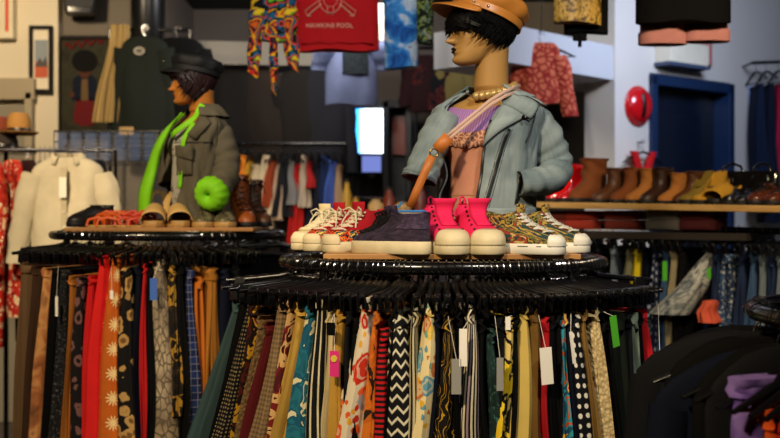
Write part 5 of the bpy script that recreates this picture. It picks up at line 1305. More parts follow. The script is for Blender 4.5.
g = M(); g.tube([(-.13 + .26 * q, -.006, .575 + .02 * math.sin(q * 26) + .045 * q) for q in frange(0, 1, 60)], .008, 6); g.build('painted_script', solidmat('poster red', '#5c1418', .7, .1), t)
# black loudspeaker high on the wall
p = W(80, 5, 6.94); t = thing('loudspeaker', 'black loudspeaker high on the wall above the poster', 'loudspeaker', p + Vector((0, 0, -.06)), R(12))
M().grid([[(.11 * k * math.copysign(abs(math.cos(a)) ** .3, math.cos(a)), .09 * math.copysign(abs(math.sin(a)) ** .3, math.sin(a)), z) for a in [2 * PI * j / 32 for j in range(32)]] for z, k in ((0, .8), (.012, .88), (.28, 1.0))], closed=True, cap0=True, cap1=True).build('cabinet', BLACKP, t)
M().box((0, -.092, .15), (.17, .006, .24)).build('grille', solidmat('speaker grille', '#1c1c1e', .7), t, smooth=False, bevel=.003)
M().box((0, .12, .15), (.04, .08, .04)).build('bracket', BLACKM, t, smooth=False)
# hat stand with hats at far left
p = W(6, 150, 6.2)
t = thing('hat_stand', 'small dark stand carrying the hats at the far left', 'stand', (p.x, 6.2, 0))
M().tube([(0, 0, 0), (0, 0, p.z - .02)], .014, 10).build('pole', BLACKM, t); M().lathe([(0, 0), (.2, 0), (.2, .015), (.03, .03), (0, .03)], (0, 0, 0), 32).build('base', BLACKM, t)
M().lathe([(0, -.02), (.17, -.02), (.17, 0), (0, 0)], (0, 0, p.z), 32).build('tray', BLACKM, t)
def hat(label, px, py, Y, m, brim=.13, crown=.075, hh=.11, rot=(0, 0, 0)):
    t = thing('hat', label, 'hat', W(px, py, Y)); t.rotation_euler = [R(x) for x in rot]
    M().lathe([(crown * .98, 0), (crown, .02), (crown * .95, hh * .7), (crown * .7, hh), (.01, hh * .92)], (0, 0, 0), 32).build('crown', m, t)
    M().lathe([(crown, .0), (brim * .8, -.006), (brim, .008), (brim, .012), (brim * .8, 0), (crown, .006)], (0, 0, 0), 36).build('brim', m, t)
    M().lathe([(crown * 1.01, .006), (crown * 1.02, .03), (crown, .032)], (0, 0, 0), 32).build('band', BLACKP, t)
hat('yellow straw hat at the far left', 19, 134, 6.2, solidmat('yellow straw', '#94682a', .8, bump=.3), .11, .068, .12, (0, 0, 0))
hat('dark rust hat left of the yellow straw hat', -2, 136, 6.25, solidmat('rust felt', '#6e2c12', .9), .12, .08, .11)
hat('dark brown felt hat on the stand tray, under the yellow straw hat', 4, 150, 6.2, solidmat('dark felt', '#20150f', .9), .15, .08, .09)

# ------------------------------------------------------------------ far left rack: blouse, shirts, chrome rail, wire basket
YL = 5.6
x0 = W(-30, 0, YL).x; x1 = W(118, 0, YL + .1).x; zl = W(0, 150, YL).z
straight_rack('clothes_rack', 'chrome clothes rail with the white blouse at the far left', (x0, YL), (x1, YL + .05), zl + .0, DCHROME, rad=.009)
def rail_x(px, Y=YL): return W(px, 0, Y).x
ZR = zl
def hung(name, label, cat, px, m, Y=YL, z=None, yaw=0.0, hm=None, **k):
    zz = ZR if z is None else z
    t = thing(name, label, cat, (rail_x(px, Y), Y, zz - .055), yaw); upper(t, m, **k)
    hanger('coat', hl(label), (rail_x(px, Y), Y, zz), yaw, 'hangers along the back of the shop')
    return t
WHITEC = P('white crinkled cotton', '#cfc4a8')
# the blouse faces us on a short arm that stands out from the rail
YB = YL - .28
t = hung('blouse', 'white crinkled long sleeved blouse facing out at the left', 'blouse', 68, WHITEC, Y=YB, yaw=0.0, w=.36, h=.50, d=.12, sl=.44, slr=.058, collar=WHITEC, seed=3.3, amp=.05, spread=.085)
g = M(); g.box((0, -.066, -.27), (.03, .006, .44)); g.build('placket', P('placket cotton', '#c2b799'), t, smooth=False, bevel=.002)
for k in range(5): M().sphere((.0, -.071, -.12 - .075 * k), .005, 8, 5).build('button', PAPER, t)
price_tag(t, 0, -.085, -.10, .035, .10, PAPER, 0)
M().tube([(rail_x(68), YL, ZR), (rail_x(68, YB), YB - .03, ZR - .0195 * 0)], .006, 8).build('garment_bracket', CHROME, None); tag(bpy.data.objects['garment_bracket'], 'short chrome arm holding the white blouse out from the rail', 'rail')
REDFL = fab('red floral', 'floral', '#a62218', '#d9c9a0', '#c8482a', '#7a1812', '#e0d0b0', s=1.6); MARO = P('dark maroon', '#2b0d10')
for i, (px, m, lab, cat, a_) in enumerate([(-8, REDFL, 'red dress with cream flowers at the left edge of the photo', 'dress', 60), (12, REDFL, 'red shirt with small cream flowers left of the maroon coat', 'shirt', 58), (28, MARO, 'dark maroon coat left of the white blouse', 'coat', 62), (84, BLK, 'black coat behind the white blouse', 'coat', 70), (98, NVY, 'navy coat under the blue tinted panels', 'coat', 72)]):
    hung('hanging_' + cat, lab, cat, px, m, Y=YL - .02, yaw=R(-a_), w=.40, h=.95 if cat != 'shirt' else .8, d=.10, sl=.5, seed=i * 1.3, slr=.055, spread=.03)
for i, px in enumerate([45, 50, 54, 40]):
    hanger('coat', 'empty black hanger on the chrome rail left of the white blouse', (rail_x(px), YL, ZR), R(-70), 'empty hangers on the chrome rail')
# straw coloured rolled cloth over the red shirt
# wire basket with blue tinted panels
Yb = 5.9; a, b = W(54, 131, Yb), W(172, 162, Yb)
t = thing('wire_basket', 'chrome wire basket with blue tinted panels behind the white blouse', 'basket', ((a.x + b.x) / 2, Yb, b.z)); w, h = b.x - a.x, a.z - b.z
g = M()
for z in (0, h * .33, h * .66, h): g.tube([(-w / 2, 0, z), (w / 2, 0, z), (w / 2, .35, z), (-w / 2, .35, z)], .004, 6, closed=True)
for k in range(9):
    x = -w / 2 + w * k / 8; g.tube([(x, .35, h), (x, .35, 0), (x, 0, 0), (x, 0, h)], .003, 6)
g.build('wire_frame', CHROME, t)
GB = glass('blue tinted acrylic', '#62749c', .1); GB.node_tree.nodes['Principled BSDF'].inputs['Alpha'].default_value = .2
for k in range(7):
    x = -w / 2 + w * (k + .5) / 8
    M().box((x, -.006, h / 2), (w / 8 * .75, .004, h * .9)).build('tinted_panel', GB, t, smooth=False)
for s_ in (-1, 1): M().tube([(s_ * w / 2, .175, 0), (s_ * w / 2, .175, -b.z)], .012, 8).build('post', CHROME, t)
# scarves and the dark green jacket by the poster
Ys = 6.9; zS = W(0, 30, Ys).z
straight_rack('wall_rail', 'dark rail carrying the beige scarves and dark green jacket', (W(110, 0, Ys).x, Ys), (W(190, 0, Ys).x, Ys), zS, BLACKM, rad=.012)
SCF = fab('beige stripe knit', 'vstripe', '#8f7748', '#a98f5a', '#6e5936', s=1.8)
for i, (px, dx, lab) in enumerate([(117, -.10, 'beige striped scarf nearest the poster'), (123, -.06, 'beige striped scarf in the middle of the three by the poster'), (128, -.035, 'beige striped scarf nearest the dark green jacket')]):
    t = thing('scarf', lab, 'scarf', (W(px, 0, Ys).x, Ys - .02, zS))
    slab_mesh(.03, .04, .016, .03, .62, dx, 5, .008, i * 1.1).xf(Matrix.Rotation(R(-90), 4, 'Z') @ Matrix.Translation((.02, 0, .02))).build('scarf_front', SCF, t)
    M().tube([(-.02, -.03, 0), (-.02, 0, .03), (-.02, .03, 0), (-.02, .03, -.3)], .014, 8, flat=.4).build('scarf_loop', SCF, t)
GRNJ = P('dark green cloth', '#151b16')
t = hung('hanging_jacket', 'dark green jacket with an oval badge, right of the beige scarves', 'jacket', 145, GRNJ, Y=Ys - .06, z=zS, w=.30, h=.72, d=.12, sl=.62, seed=5, spread=.02)
flatpoly(t, 'badge', solidmat('badge grey', '#8c8474', .6), ell(-.02, -.10, .035, .026), -.07, .004); flatpoly(t, 'badge_centre', solidmat('badge dark', '#3a382f', .6), ell(-.02, -.10, .022, .015), -.074, .003)
price_tag(t, -.10, -.075, -.58, .09, .05, solidmat('tan label', '#9c7f4c', .7), 0, label='tan label')
t = hung('hanging_jacket', 'black jacket between the dark green jacket and the black cap', 'jacket', 178, BLK, Y=Ys - .02, z=zS, w=.34, h=.8, d=.12, sl=.6, seed=8, spread=.02)
for k in range(3): M().box((-.02, -.066, -.16 - .07 * k), (.10, .004, .032)).build('sleeve_band', solidmat('grey band', '#54504a', .8), t, smooth=False)
# black pipe
p = W(148, 40, 6.96)
M().lathe([(0, 0), (.1, 0), (.11, .02), (.11, .5), (.118, .5), (.118, .53), (.11, .53), (.11, 3.0 - p.z), (0, 3.0 - p.z)], (0, 0, 0), 28).build('duct_pipe', solidmat('black duct', '#101012', .3, .5), None, p); tag(bpy.data.objects['duct_pipe'], 'fat glossy black duct coming down above the dark green jacket', 'duct')

# ------------------------------------------------------------------ rear racks between the two mannequins
Yr = 7.3
zr1 = W(0, 144, Yr).z; zr2 = W(0, 62, 7.6).z
xa, xb = W(222, 0, Yr).x, W(345, 0, Yr).x
straight_rack('clothes_rack', 'black rail of small garments behind the left mannequin', (xa, Yr), (xb, Yr), zr1, BLACKM)
straight_rack('clothes_rack', 'tall dark rail of black jackets at the back', (W(205, 0, 7.6).x, 7.6), (W(352, 0, 7.6).x, 7.6), zr2, BLACKM, top=zr2)
REAR = [(240, '#d97a1e', 'orange tunic at the left of the rear rail', .05, .34), (247, '#b58a2a', 'mustard tunic beside the orange one on the rear rail', .04, .3), (256, '#b8a98c', 'cream blouse on the rear rail', .07, .52), (265, '#c9b799', 'pale beige shirt right of the cream blouse, rear rail', .05, .48), (270, '#8d3a1c', 'rust tunic on the rear rail', .05, .38), (279, '#b59b86', 'dusty pink tunic on the rear rail', .05, .45), (284, '#15171d', 'black tunic left of the small red tunic, rear rail', .06, .5), (291, '#7d7c7c', 'grey tunic on the rear rail', .04, .36), (297, '#b01a18', 'red dress on the rear rail', .045, .66), (303, '#b9a894', 'ivory tunic right of the red dress, rear rail', .035, .42), (309, '#a31c1c', 'small red tunic right of the ivory one, rear rail', .03, .22), (316, '#141828', 'dark navy dress on the rear rail', .06, .7), (324, '#16264e', 'navy tunic left of the royal blue shirt, rear rail', .06, .6), (332, '#3a55a4', 'royal blue shirt at the right of the rear rail', .06, .5), (339, '#a3876a', 'beige trousers at the right end of the rear rail', .04, .66)]
for i, (px, c, lab, wd, hh) in enumerate(REAR):
    kind = 'hanging_' + lab.split(' ')[-1] if False else 'hanging_' + next(w_ for w_ in ('tunic', 'blouse', 'shirt', 'dress', 'trousers') if w_ in lab.split())
    x = rail_x(px, Yr - .18)
    hang_garment(kind, lab, kind[8:], P('rear ' + c, c), (x, Yr, zr1), R(-90), .085 + .03 * (i % 3), hh * .8, wd * .4, wd * .95, a0=.16, a1=.20, seed=200 + i, amp=.022, k=5, sway=rnd.uniform(-.03, .03))
    hanger('coat', hl(lab), (x, Yr, zr1), R(-90), 'hangers on the rear rail')
for i, (px, lab, m) in enumerate([(237, 'black jacket at the left end of the tall dark rail', P('soot cloth', '#1a1715')), (262, 'dark brown jacket second on the tall dark rail', P('bark cloth', '#2a211b')), (300, 'black jacket in the middle of the tall dark rail', P('soot cloth', '#1a1715')), (322, 'charcoal jacket at the right end of the tall dark rail', P('slate cloth', '#1c1d24'))]):
    hung('hanging_jacket', lab, 'jacket', px, m, Y=7.6, z=zr2 - .0, yaw=R(0), w=.36, h=.75, d=.14, sl=.6, seed=i * 2.2, spread=.03, sh=.10)

# ------------------------------------------------------------------ lit screen, its dark cabinet, odds and ends at the back
Yw = 8.2
a, b = W(343, 103, Yw), W(411, 232, Yw)
t = thing('dark_cabinet', 'tall dark framed cabinet around the glowing screen at the back', 'cabinet', ((a.x + b.x) / 2, Yw, 0)); w = b.x - a.x
CABM = solidmat('cabinet black', '#0e1016', .35, .5)
g = M(); zt = a.z
for x in (-w / 2 + .02, w / 2 - .02, w * .13): g.box((x, 0, zt / 2), (.045, .3, zt))
g.box((0, 0, zt - .025), (w, .3, .05)); g.box((0, .14, zt / 2), (w, .02, zt)); g.box((0, 0, W(0, 200, Yw).z), (w, .3, .04)); g.box((0, 0, W(0, 226, Yw).z), (w, .3, .04)); g.box((0, 0, .06), (w, .3, .12)); g.build('carcass', CABM, t, smooth=False, bevel=.004)
M().box((w * .33, .02, W(0, 135, Yw).z), (w * .22, .012, .3)).build('reflecting_pane', solidmat('pane reflection red', '#7a2e1a', .3, .5), t, smooth=False)  # orange reflection painted as the pane's own red
def screen(name, label, px0, py0, px1, py1, Y, m, cat):
    a, b = W(px0, py0, Y), W(px1, py1, Y); w, h = b.x - a.x, a.z - b.z
    t = thing(name, label, cat, ((a.x + b.x) / 2, Y, b.z))
    M().box((0, 0, h / 2), (w, .008, h)).build('panel', m, t, smooth=False); M().box((0, .02, h / 2), (w + .02, .03, h + .02)).build('casing', CABM, t, smooth=False, bevel=.003)
    M().box((0, .03, -.02), (.05, .03, .04)).build('stand', CABM, t, smooth=False)
    return t
screen('lit_screen', 'bright blue white glowing screen at the back', 354, 109, 383, 153, Yw - .12, emitmat('screen glow', '#e8f4ff', 5.0, '#2a8cf0'), 'screen')
screen('lit_screen', 'dim lavender glow added as the reflection under the bright screen', 362, 156, 381, 172, Yw - .12, emitmat('screen reflection glow', '#7f8fe0', .8), 'screen')  # glowing panel added for the bright screen's lower reflection
# coloured goods on a counter below the screen
a, b = W(330, 214, 7.0), W(436, 214, 7.0)
t = thing('back_counter', 'wooden counter with coloured goods below the glowing screen', 'counter', ((a.x + b.x) / 2, 7.0, 0)); w = b.x - a.x
zc = a.z
M().box((0, 0, zc - .02), (w, .45, .04)).build('worktop', PINE, t, smooth=False, bevel=.004); M().box((0, .02, zc / 2 - .02), (w - .06, .38, zc - .04)).build('counter_body', solidmat('counter brown', '#3a2012', .6), t, smooth=False)
for i, (px, c, hh, ww, lab) in enumerate([(347, '#c79a2c', .21, .06, 'tall yellow bottle on the back counter'), (356, '#b8892a', .11, .06, 'short yellow jar beside the tall yellow bottle'), (376, '#c9a468', .10, .10, 'tan jar on the back counter below the lavender reflection'), (389, '#7a2f18', .16, .08, 'rust red bottle on the back counter'), (402, '#b08c55', .08, .12, 'low tan bowl on the back counter'), (420, '#6a2818', .2, .08, 'dark red bottle near the right end of the back counter')]):
    t = thing('bottle' if 'bottle' in lab else ('jar' if 'jar' in lab else 'bowl'), lab, 'container', (W(px, 0, 6.9).x, 6.9, zc))
    M().lathe([(0, 0), (ww / 2, 0), (ww / 2 * 1.02, hh * .1), (ww / 2, hh * .6), (ww * .3, hh * .8), (ww * .28, hh)], (0, 0, 0), 20).build('vessel', solidmat('jar ' + c, c, .4), t); M().lathe([(0, 0), (ww * .32, 0), (ww * .32, hh * .1), (0, hh * .1)], (0, 0, hh * .97), 16).build('lid', solidmat('jar lid', '#2a2018', .5), t)

# ------------------------------------------------------------------ garments hung high from a ceiling rail
def ceiling_rail(label, p0, p1, z):
    t = thing('ceiling_rail', label, 'rail', (p0[0], p0[1], z)); d = Vector((p1[0] - p0[0], p1[1] - p0[1], 0))
    M().tube([(0, 0, 0), d], .012, 10).build('rail', BLACKM, t)
    for q in (.1, .5, .9): M().tube([d * q, d * q + Vector((0, 0, 3.0 - z))], .006, 6).build('drop_rod', BLACKM, t)
def high(name, label, cat, px, py, Y, m, rail_z, yaw=0.0, h=None, cord=0.0, **k):
    rz0 = rail_z; rail_z -= cord
    z = rail_z - .055; zb = W(0, py, Y).z
    t = thing(name, label, cat, (W(px, 0, Y).x, Y, z), yaw); upper(t, m, h=z - zb, **k)
    hanger('coat', hl(label), (W(px, 0, Y).x, Y, rail_z), yaw, 'hangers on the ceiling rails')
    if cord: M().tube([(0, 0, .05), (0, 0, .055 + cord)], .003, 6).build('hanging_cord', BLACKM, t)
    return t
ceiling_rail('ceiling rail over the left mannequin', (W(245, 0, 5.2).x, 5.2), (W(450, 0, 5.2).x, 5.2), 2.85)
ceiling_rail('ceiling rail at the upper right', (W(540, 0, 4.5).x, 4.5), (W(760, 0, 4.5).x, 4.5), 2.55)
ceiling_rail('ceiling rail carrying the pale blue tee', (W(300, 0, 6.6).x, 6.6), (W(440, 0, 6.6).x, 6.6), 2.74)
ceiling_rail('ceiling rail carrying the coral lace blouse', (W(490, 0, 6.2).x, 6.2), (W(590, 0, 6.2).x, 6.2), 2.66)
# floral shirt: three hanging points of bright print
FLO = fab('bright floral', 'print', '#d9641c', '#101a30', '#c92a1c', '#e0b21e', '#12100e', '#1d5a80', '#d93a1e', '#12100e', '#6aa52a', '#e8c62a', s=.6)
t = thing('floral_tunic', 'bright orange, yellow and blue floral top with three dangling ends', 'top', (W(274, 0, 5.2).x, 5.2, 2.795))
upper(t, FLO, w=.24, h=.60, d=.07, sleeves=False, seed=4, name='top_body', flare=.9)
for x, l, w0, s_ in ((-.080, .60, .036, -.02), (.0, .68, .030, .0), (.075, .57, .04, .02)):
    rows = [[(x + s_ * q + (lerp(w0, w0 * (.45 if x == 0 else .8), q)) * math.cos(a) * (1 + .15 * math.sin(q * 12)), .02 * math.sin(a) - .02, -.45 - (l - .28) * q - .02 * math.cos(a) * (q > .9)) for a in [2 * PI * k / 18 for k in range(19)]] for q in frange(0, 1, 14)]
    M().grid(rows, cap0=True, cap1=True).build('dangling_end', FLO, t)
hanger('coat', 'hanger holding the bright floral top with dangling ends', (W(274, 0, 5.2).x, 5.2, 2.85), 0, 'hangers on the ceiling rails')
# red tee with white emblem and lettering
REDT = P('tee red', '#b8141c')
t = high('t_shirt', 'red tee lettered HAWKINS POOL with a white crossed emblem', 't-shirt', 337, 51, 5.2, REDT, 2.85, w=.385, d=.09, sl=.18, slr=.07, seed=2.2, amp=.006, flare=1.06)
zb = W(0, 51, 5.2).z; base = t.location.z
def tz(py): return W(0, py, 5.2).z - base
def tx(px): return (px - 337) / F * 5.2
INK = solidmat('print white', '#d9a58c', .7)
cu = bpy.data.curves.new('text', 'FONT'); cu.body = 'HAWKINS POOL'; cu.size = .052; cu.extrude = .0012; cu.align_x = 'CENTER'; cu.space_character = 1.05
tmp = bpy.data.objects.new('tmp', cu); COL.objects.link(tmp); dg = bpy.context.evaluated_depsgraph_get(); dg.update()
me = bpy.data.meshes.new_from_object(tmp.evaluated_get(dg)); bpy.data.objects.remove(tmp)
wid = max(v.co.x for v in me.vertices) - min(v.co.x for v in me.vertices); kx = (tx(353) - tx(307)) / wid
o = bpy.data.objects.new('lettering', me); COL.objects.link(o); o.parent = t; me.materials.clear(); me.materials.append(INK)
o.rotation_euler = (R(90), 0, 0); o.scale = (kx, kx * 1.05, 1); o.location = (tx(330), -.052, tz(29.5))
g = M()
def stroke(pts, r_=.0045): g.tube([(tx(p[0]), -.052, tz(p[1])) for p in pts], r_, 6, flat=.5)
stroke([(331 + 11 * math.cos(a), 2 + 13 * math.sin(a)) for a in [2 * PI * k / 24 for k in range(25)]]); stroke([(331 + 7 * math.cos(a), 1 + 8 * math.sin(a)) for a in [2 * PI * k / 24 for k in range(25)]], .003)
for s_ in (-1, 1): stroke([(331 + s_ * 9, 6), (331 + s_ * 23, 18)], .006); stroke([(331 + s_ * 12, 3), (331 + s_ * 25, 13), (331 + s_ * 23, 18), (331 + s_ * 19, 18)], .0035)
stroke([(328, 8), (328, 16), (334, 16), (334, 8)], .004)
g.build('emblem', INK, t)
J_ = M().grid([[(tx(px), -.05 - .004 * i + .004 * math.sin(px * .25), tz(43.5) + .003 * math.sin(px * .3) - .006 * i) for px in frange(302, 374, 30)] for i in range(2)]); J_.build('hem_fold', REDT, t, solid=.003)
high('t_shirt', 'blue tie dye tee right of the red tee', 't-shirt', 401, 68, 5.2, fab('blue tie dye', 'tiedye', '#0e2c66', '#1b57a8', '#3d8ad0', '#b9c9dc', '#1a4a98'), 2.85, w=.165, d=.1, sl=.2, slr=.04, seed=6, sleeves=False)
high('hanging_shirt', 'dark patterned shirt right of the blue tie dye tee', 'shirt', 424, 44, 5.2, fab('dark jungle print', 'print', '#10140f', '#1d2a1c', '#0f1418', '#7a8a3a', '#1c4a58', '#8c8c80', s=2), 2.85, w=.09, d=.12, sleeves=False, seed=9)
price_p = W(381, 5, 6.4)
t = high('t_shirt', 'pale blue tee with a dark square print under the red tee', 't-shirt', 351, 105, 6.6, P('pale blue cotton', '#8f9ccc'), 2.74, cord=.20, w=.32, d=.1, sl=.16, slr=.07, seed=3.1, spread=.03)
flatpoly(t, 'square_print', fab('dark photo print', 'wash', '#1d2228', '#39424a', '#14181c', s=2), [(-.05, W(0, 75, 6.6).z - t.location.z), (.11, W(0, 75, 6.6).z - t.location.z), (.11, W(0, 48, 6.6).z - t.location.z), (-.05, W(0, 48, 6.6).z - t.location.z)], -.055)
p = W(381, 22, 6.9); t = thing('paper_notice', 'white paper notice glimpsed between the red tee and blue tie dye tee', 'notice', (p.x, 6.9, p.z)); M().box((0, 0, 0), (.16, .006, .24)).build('sheet', PAPER, t, smooth=False); M().tube([(0, 0, .12), (0, 0, 3.0 - p.z)], .003, 6).build('string', BLACKM, t)
# coral lace blouse
CORL = fab('coral lace cloth', 'lace', '#8e241f', '#c8694c', s=.35); 
t = high('blouse', 'coral red lace blouse hanging behind the denim mannequin', 'blouse', 541, 104, 6.2, CORL, 2.66, cord=.26, w=.22, d=.1, sl=.34, slr=.055, seed=5.1, amp=.03, spread=.06)
# gold camouflage top over black, and black top with pink shorts
t = high('tunic', 'gold and black satin top layered over a black one, upper right', 'top', 578, 24, 4.5, fab('gold satin', 'wash', '#1a1206', '#6e5420', '#c9a24e', '#2b1f0c', s=1.4, rough=.4), 2.55, w=.2, d=.09, sl=.12, slr=.05, seed=2.7, sleeves=False)
t = high('tunic', 'black cropped top peeking out under the gold satin one', 'top', 586, 34, 4.56, BLK, 2.55, w=.19, d=.09, sleeves=False, seed=7.7)
M().tube([(-.03, -.03, W(0, 33, 4.56).z - t.location.z), (-.032, -.03, W(0, 48, 4.56).z - t.location.z)], .008, 8).build('tie_end', BLK, t); M().box((-.03, -.02, W(0, 36, 4.56).z - t.location.z), (.06, .02, .05)).build('tail', BLK, t, smooth=False, bevel=.006)
t = high('tunic', 'wide black top hanging above the pink shorts, upper right', 'top', 683, 23, 4.5, BLK, 2.55, w=.40, d=.1, sleeves=False, seed=1.7, amp=.01)
zsh = W(0, 14, 4.56).z
t = thing('hanging_shorts', 'salmon pink shorts with rolled hems below the wide black top', 'shorts', (W(684, 0, 4.56).x, 4.56, zsh)); SAL = P('salmon pink', '#b87c78')
for s_ in (-1, 1):
    L = zsh - W(0, 43, 4.56).z
    rows = [[(s_ * .092 + (.095 + .004 * q) * math.copysign(abs(math.cos(a)) ** .7, math.cos(a)), .045 * math.sin(a) + .008 * math.sin(3 * a + q * 4), -L * q + s_ * .006) for a in [2 * PI * k / 32 for k in range(33)]] for q in frange(0, 1, 10)]
    M().grid(rows, cap0=True).build('short_leg', SAL, t)
    M().grid([[(s_ * .092 + r_ * math.copysign(abs(math.cos(a)) ** .7, math.cos(a)), .052 * math.sin(a), z + s_ * .006) for a in [2 * PI * k / 32 for k in range(33)]] for r_, z in ((.1, -L + .05), (.103, -L + .046), (.103, -L - .002), (.098, -L))]).build('rolled_hem', SAL, t)
M().grid([[(.19 * math.copysign(abs(math.cos(a)) ** .7, math.cos(a)), .047 * math.sin(a), z) for a in [2 * PI * k / 40 for k in range(41)]] for z in (-.02, .03)]).build('waistband', SAL, t)
M().tube([(0, 0, .03), (0, 0, 2.55 - zsh)], .004, 6).build('hanging_loop', BLACKM, t)
# white sign panel and striped card on the right wall
def wall_at(px):
    t_ = 0
    lo, hi = -2.0, 6.0
    for _ in range(50):
        m = (lo + hi) / 2; q = RW(m)
        if 390 + F * q[0] / q[1] > px: hi = m
        else: lo = m
    return RW(lo)
wn = Vector((.62, -.78, 0))       # out of the wall, towards us
def on_wall(name, label, cat, px0, py0, px1, py1, m, dep=.05, part='panel'):
    q0, q1 = wall_at(px0), wall_at(px1); a, b = W(px0, py0, q0[1]), W(px0, py1, q0[1]); ww = math.hypot(q1[0] - q0[0], q1[1] - q0[1]); h = a.z - b.z
    cx, cy = (q0[0] + q1[0]) / 2, (q0[1] + q1[1]) / 2
    t = thing(name, label, cat, Vector((cx, cy, b.z)) + wn * (dep / 2 + .002), ang)
    M().box((0, 0, h / 2), (ww, dep, h)).build(part, m, t, smooth=False, bevel=.003); return t, ww, h
t, ww, h = on_wall('wall_box', 'cream white blank sign panel over the dark blue door', 'light', 655, 42, 693, 63, solidmat('panel cream', '#cfc8b4', .5), .12)
M().box((0, -.0, -.012), (ww + .03, .13, .024)).build('trim', solidmat('panel trim', '#3a4660', .5), t, smooth=False)
t, ww, h = on_wall('striped_card', 'small card with red and white vertical stripes beside the sign panel', 'card', 696, 42, 709, 64, solidmat('card white', '#c4bcb4', .6), .03)
for k in (-.3, 0.0, .3): M().box((ww * k, -.017, h / 2), (ww * .16, .004, h * .98)).build('stripe', solidmat('stripe red', '#a8514a', .6), t, smooth=False)
# red round alarm bell with dark bar
q = wall_at(637); c = W(637, 106, q[1])
t = thing('alarm_bell', 'round glossy red alarm with a dark vertical bar, left of the door', 'alarm', c + wn * .002, ang); REDG = solidmat('red gloss', '#c11018', .2, .6, coat=.5)
M().lathe([(0, 0), (.115, 0), (.118, -.015), (.105, -.04), (.07, -.058), (.02, -.064), (0, -.064)], (0, 0, 0), 36, 'y').build('dome', REDG, t)
M().grid([[(x, -.070 + 2 * z * z + k, z) for x in (-.030, -.002)] for z in frange(-.075, .075, 12) for k in (0,)]).build('bar', BLACKP, t, solid=.006); M().tube([(.12 * math.cos(a), -.008, .12 * math.sin(a)) for a in [2 * PI * k / 36 for k in range(36)]], .01, 8, closed=True).build('rim', REDG, t)
# small red top on a black hanger on the wall
q = wall_at(637); c = W(637, 152, q[1])
t = thing('tunic', 'small red strappy top on a black hanger under the round red alarm', 'top', c + wn * .05, ang)
for s_ in (-1, 1): M().grid([[(s_ * (.095 - .06 * q_) + .035 * math.cos(a), .02 * math.sin(a), -.0 - .13 * q_) for a in [2 * PI * k / 16 for k in range(17)]] for q_ in frange(0, 1, 8)], cap0=True, cap1=True).build('strap_panel', P('vivid red', '#c2151a'), t)
M().grid([[(.10 * math.cos(a), .03 * math.sin(a), z) for a in [2 * PI * k / 24 for k in range(25)]] for z in (-.12, -.3)], cap0=True, cap1=True).build('top_body', P('vivid red', '#c2151a'), t)
hanger('coat', 'black hanger holding the small red strappy top', c + wn * .05 + Vector((0, 0, .06)), ang, None)
M().tube([Vector((0, 0, 0)), wn * .055], .005, 6).build('wall_hook', BLACKM, None, c + Vector((0, 0, .06))); tag(bpy.data.objects['wall_hook'], 'wall hook holding the small red strappy top', 'hook')
# dark frame in the alcove
a, b = W(578, 82, 8.25), W(597, 165, 8.25)
t = thing('picture_frame', 'dark rectangular frame standing in the brown alcove', 'frame', ((a.x + b.x) / 2 - .15, 8.24, 0)); w = .5
g = M(); zt = a.z
for x in (-w / 2, w / 2): g.box((x, 0, zt / 2), (.05, .05, zt))
g.box((0, 0, zt), (w + .05, .05, .05)); g.build('frame', BLACKM, t, smooth=False); M().box((0, .018, zt / 2), (w, .01, zt - .05)).build('backing', solidmat('frame backing', '#3b332a', .7), t, smooth=False)
# far right wall rail with navy and pink garments, blue light painted as a panel behind
p0, p1 = W(752, 63, 7.45), W(806, 61, 7.62); dl_ = p1 - p0
t = thing('wall_rail', 'dark wall rail of garments at the right edge of the photo', 'rail', p0)
M().tube([(0, 0, 0), dl_], .012, 8).build('rail', BLACKM, t); M().tube([(0, 0, 0), (0, .30, 0)], .01, 8).build('arm', BLACKM, t); M().tube([dl_, dl_ + Vector((0, .42, 0))], .01, 8).build('arm', BLACKM, t)
for i, (px, m, lab, cat, hh, ww) in enumerate([(756, P('deep navy', '#0c1a33'), 'deep navy dress hanging at the left of the far right wall rail', 'dress', .85, .09), (766, P('midnight cloth', '#0a1226'), 'midnight blue dress in the middle of the far right wall rail', 'dress', .95, .09), (778, P('raspberry', '#b01438'), 'raspberry pink dress at the right edge of the far right wall rail', 'dress', .7, .12)]):
    pos = p0 + dl_ * ((px - 752) / 54)
    hang_garment('hanging_' + cat, lab, cat, m, pos, R(-88), .16, hh, ww * .15, ww * .5, a0=.12, a1=.15, seed=300 + i)
    hanger('coat', hl(lab), pos, R(-88), 'hangers on the far right wall rail')
t, ww, h = on_wall('tinted_panel', 'wall panel painted as blue-lit behind the navy and pink dresses', 'panel', 748, 86, 800, 178, solidmat('blue-lit board', '#8fa4d8', .4), .02)
# dim clothes on the back wall behind the centre mannequin
zb_ = W(0, 48, 8.0).z
straight_rack('clothes_rack', 'long dark rail of dim clothes at the very back', (W(416, 0, 8.0).x, 8.0), (W(545, 0, 8.0).x, 8.0), zb_, BLACKM)
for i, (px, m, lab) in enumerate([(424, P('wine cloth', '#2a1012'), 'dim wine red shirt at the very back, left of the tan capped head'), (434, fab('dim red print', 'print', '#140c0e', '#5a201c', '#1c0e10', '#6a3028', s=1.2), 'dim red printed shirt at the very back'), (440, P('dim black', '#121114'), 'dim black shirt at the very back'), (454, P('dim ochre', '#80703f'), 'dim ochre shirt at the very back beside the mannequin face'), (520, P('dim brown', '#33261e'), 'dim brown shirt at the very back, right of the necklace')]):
    hung('hanging_shirt', lab, 'shirt', px, m, Y=8.0, z=zb_, w=.22, h=.42, d=.1, sl=.3, seed=i * 3.3, spread=.03)
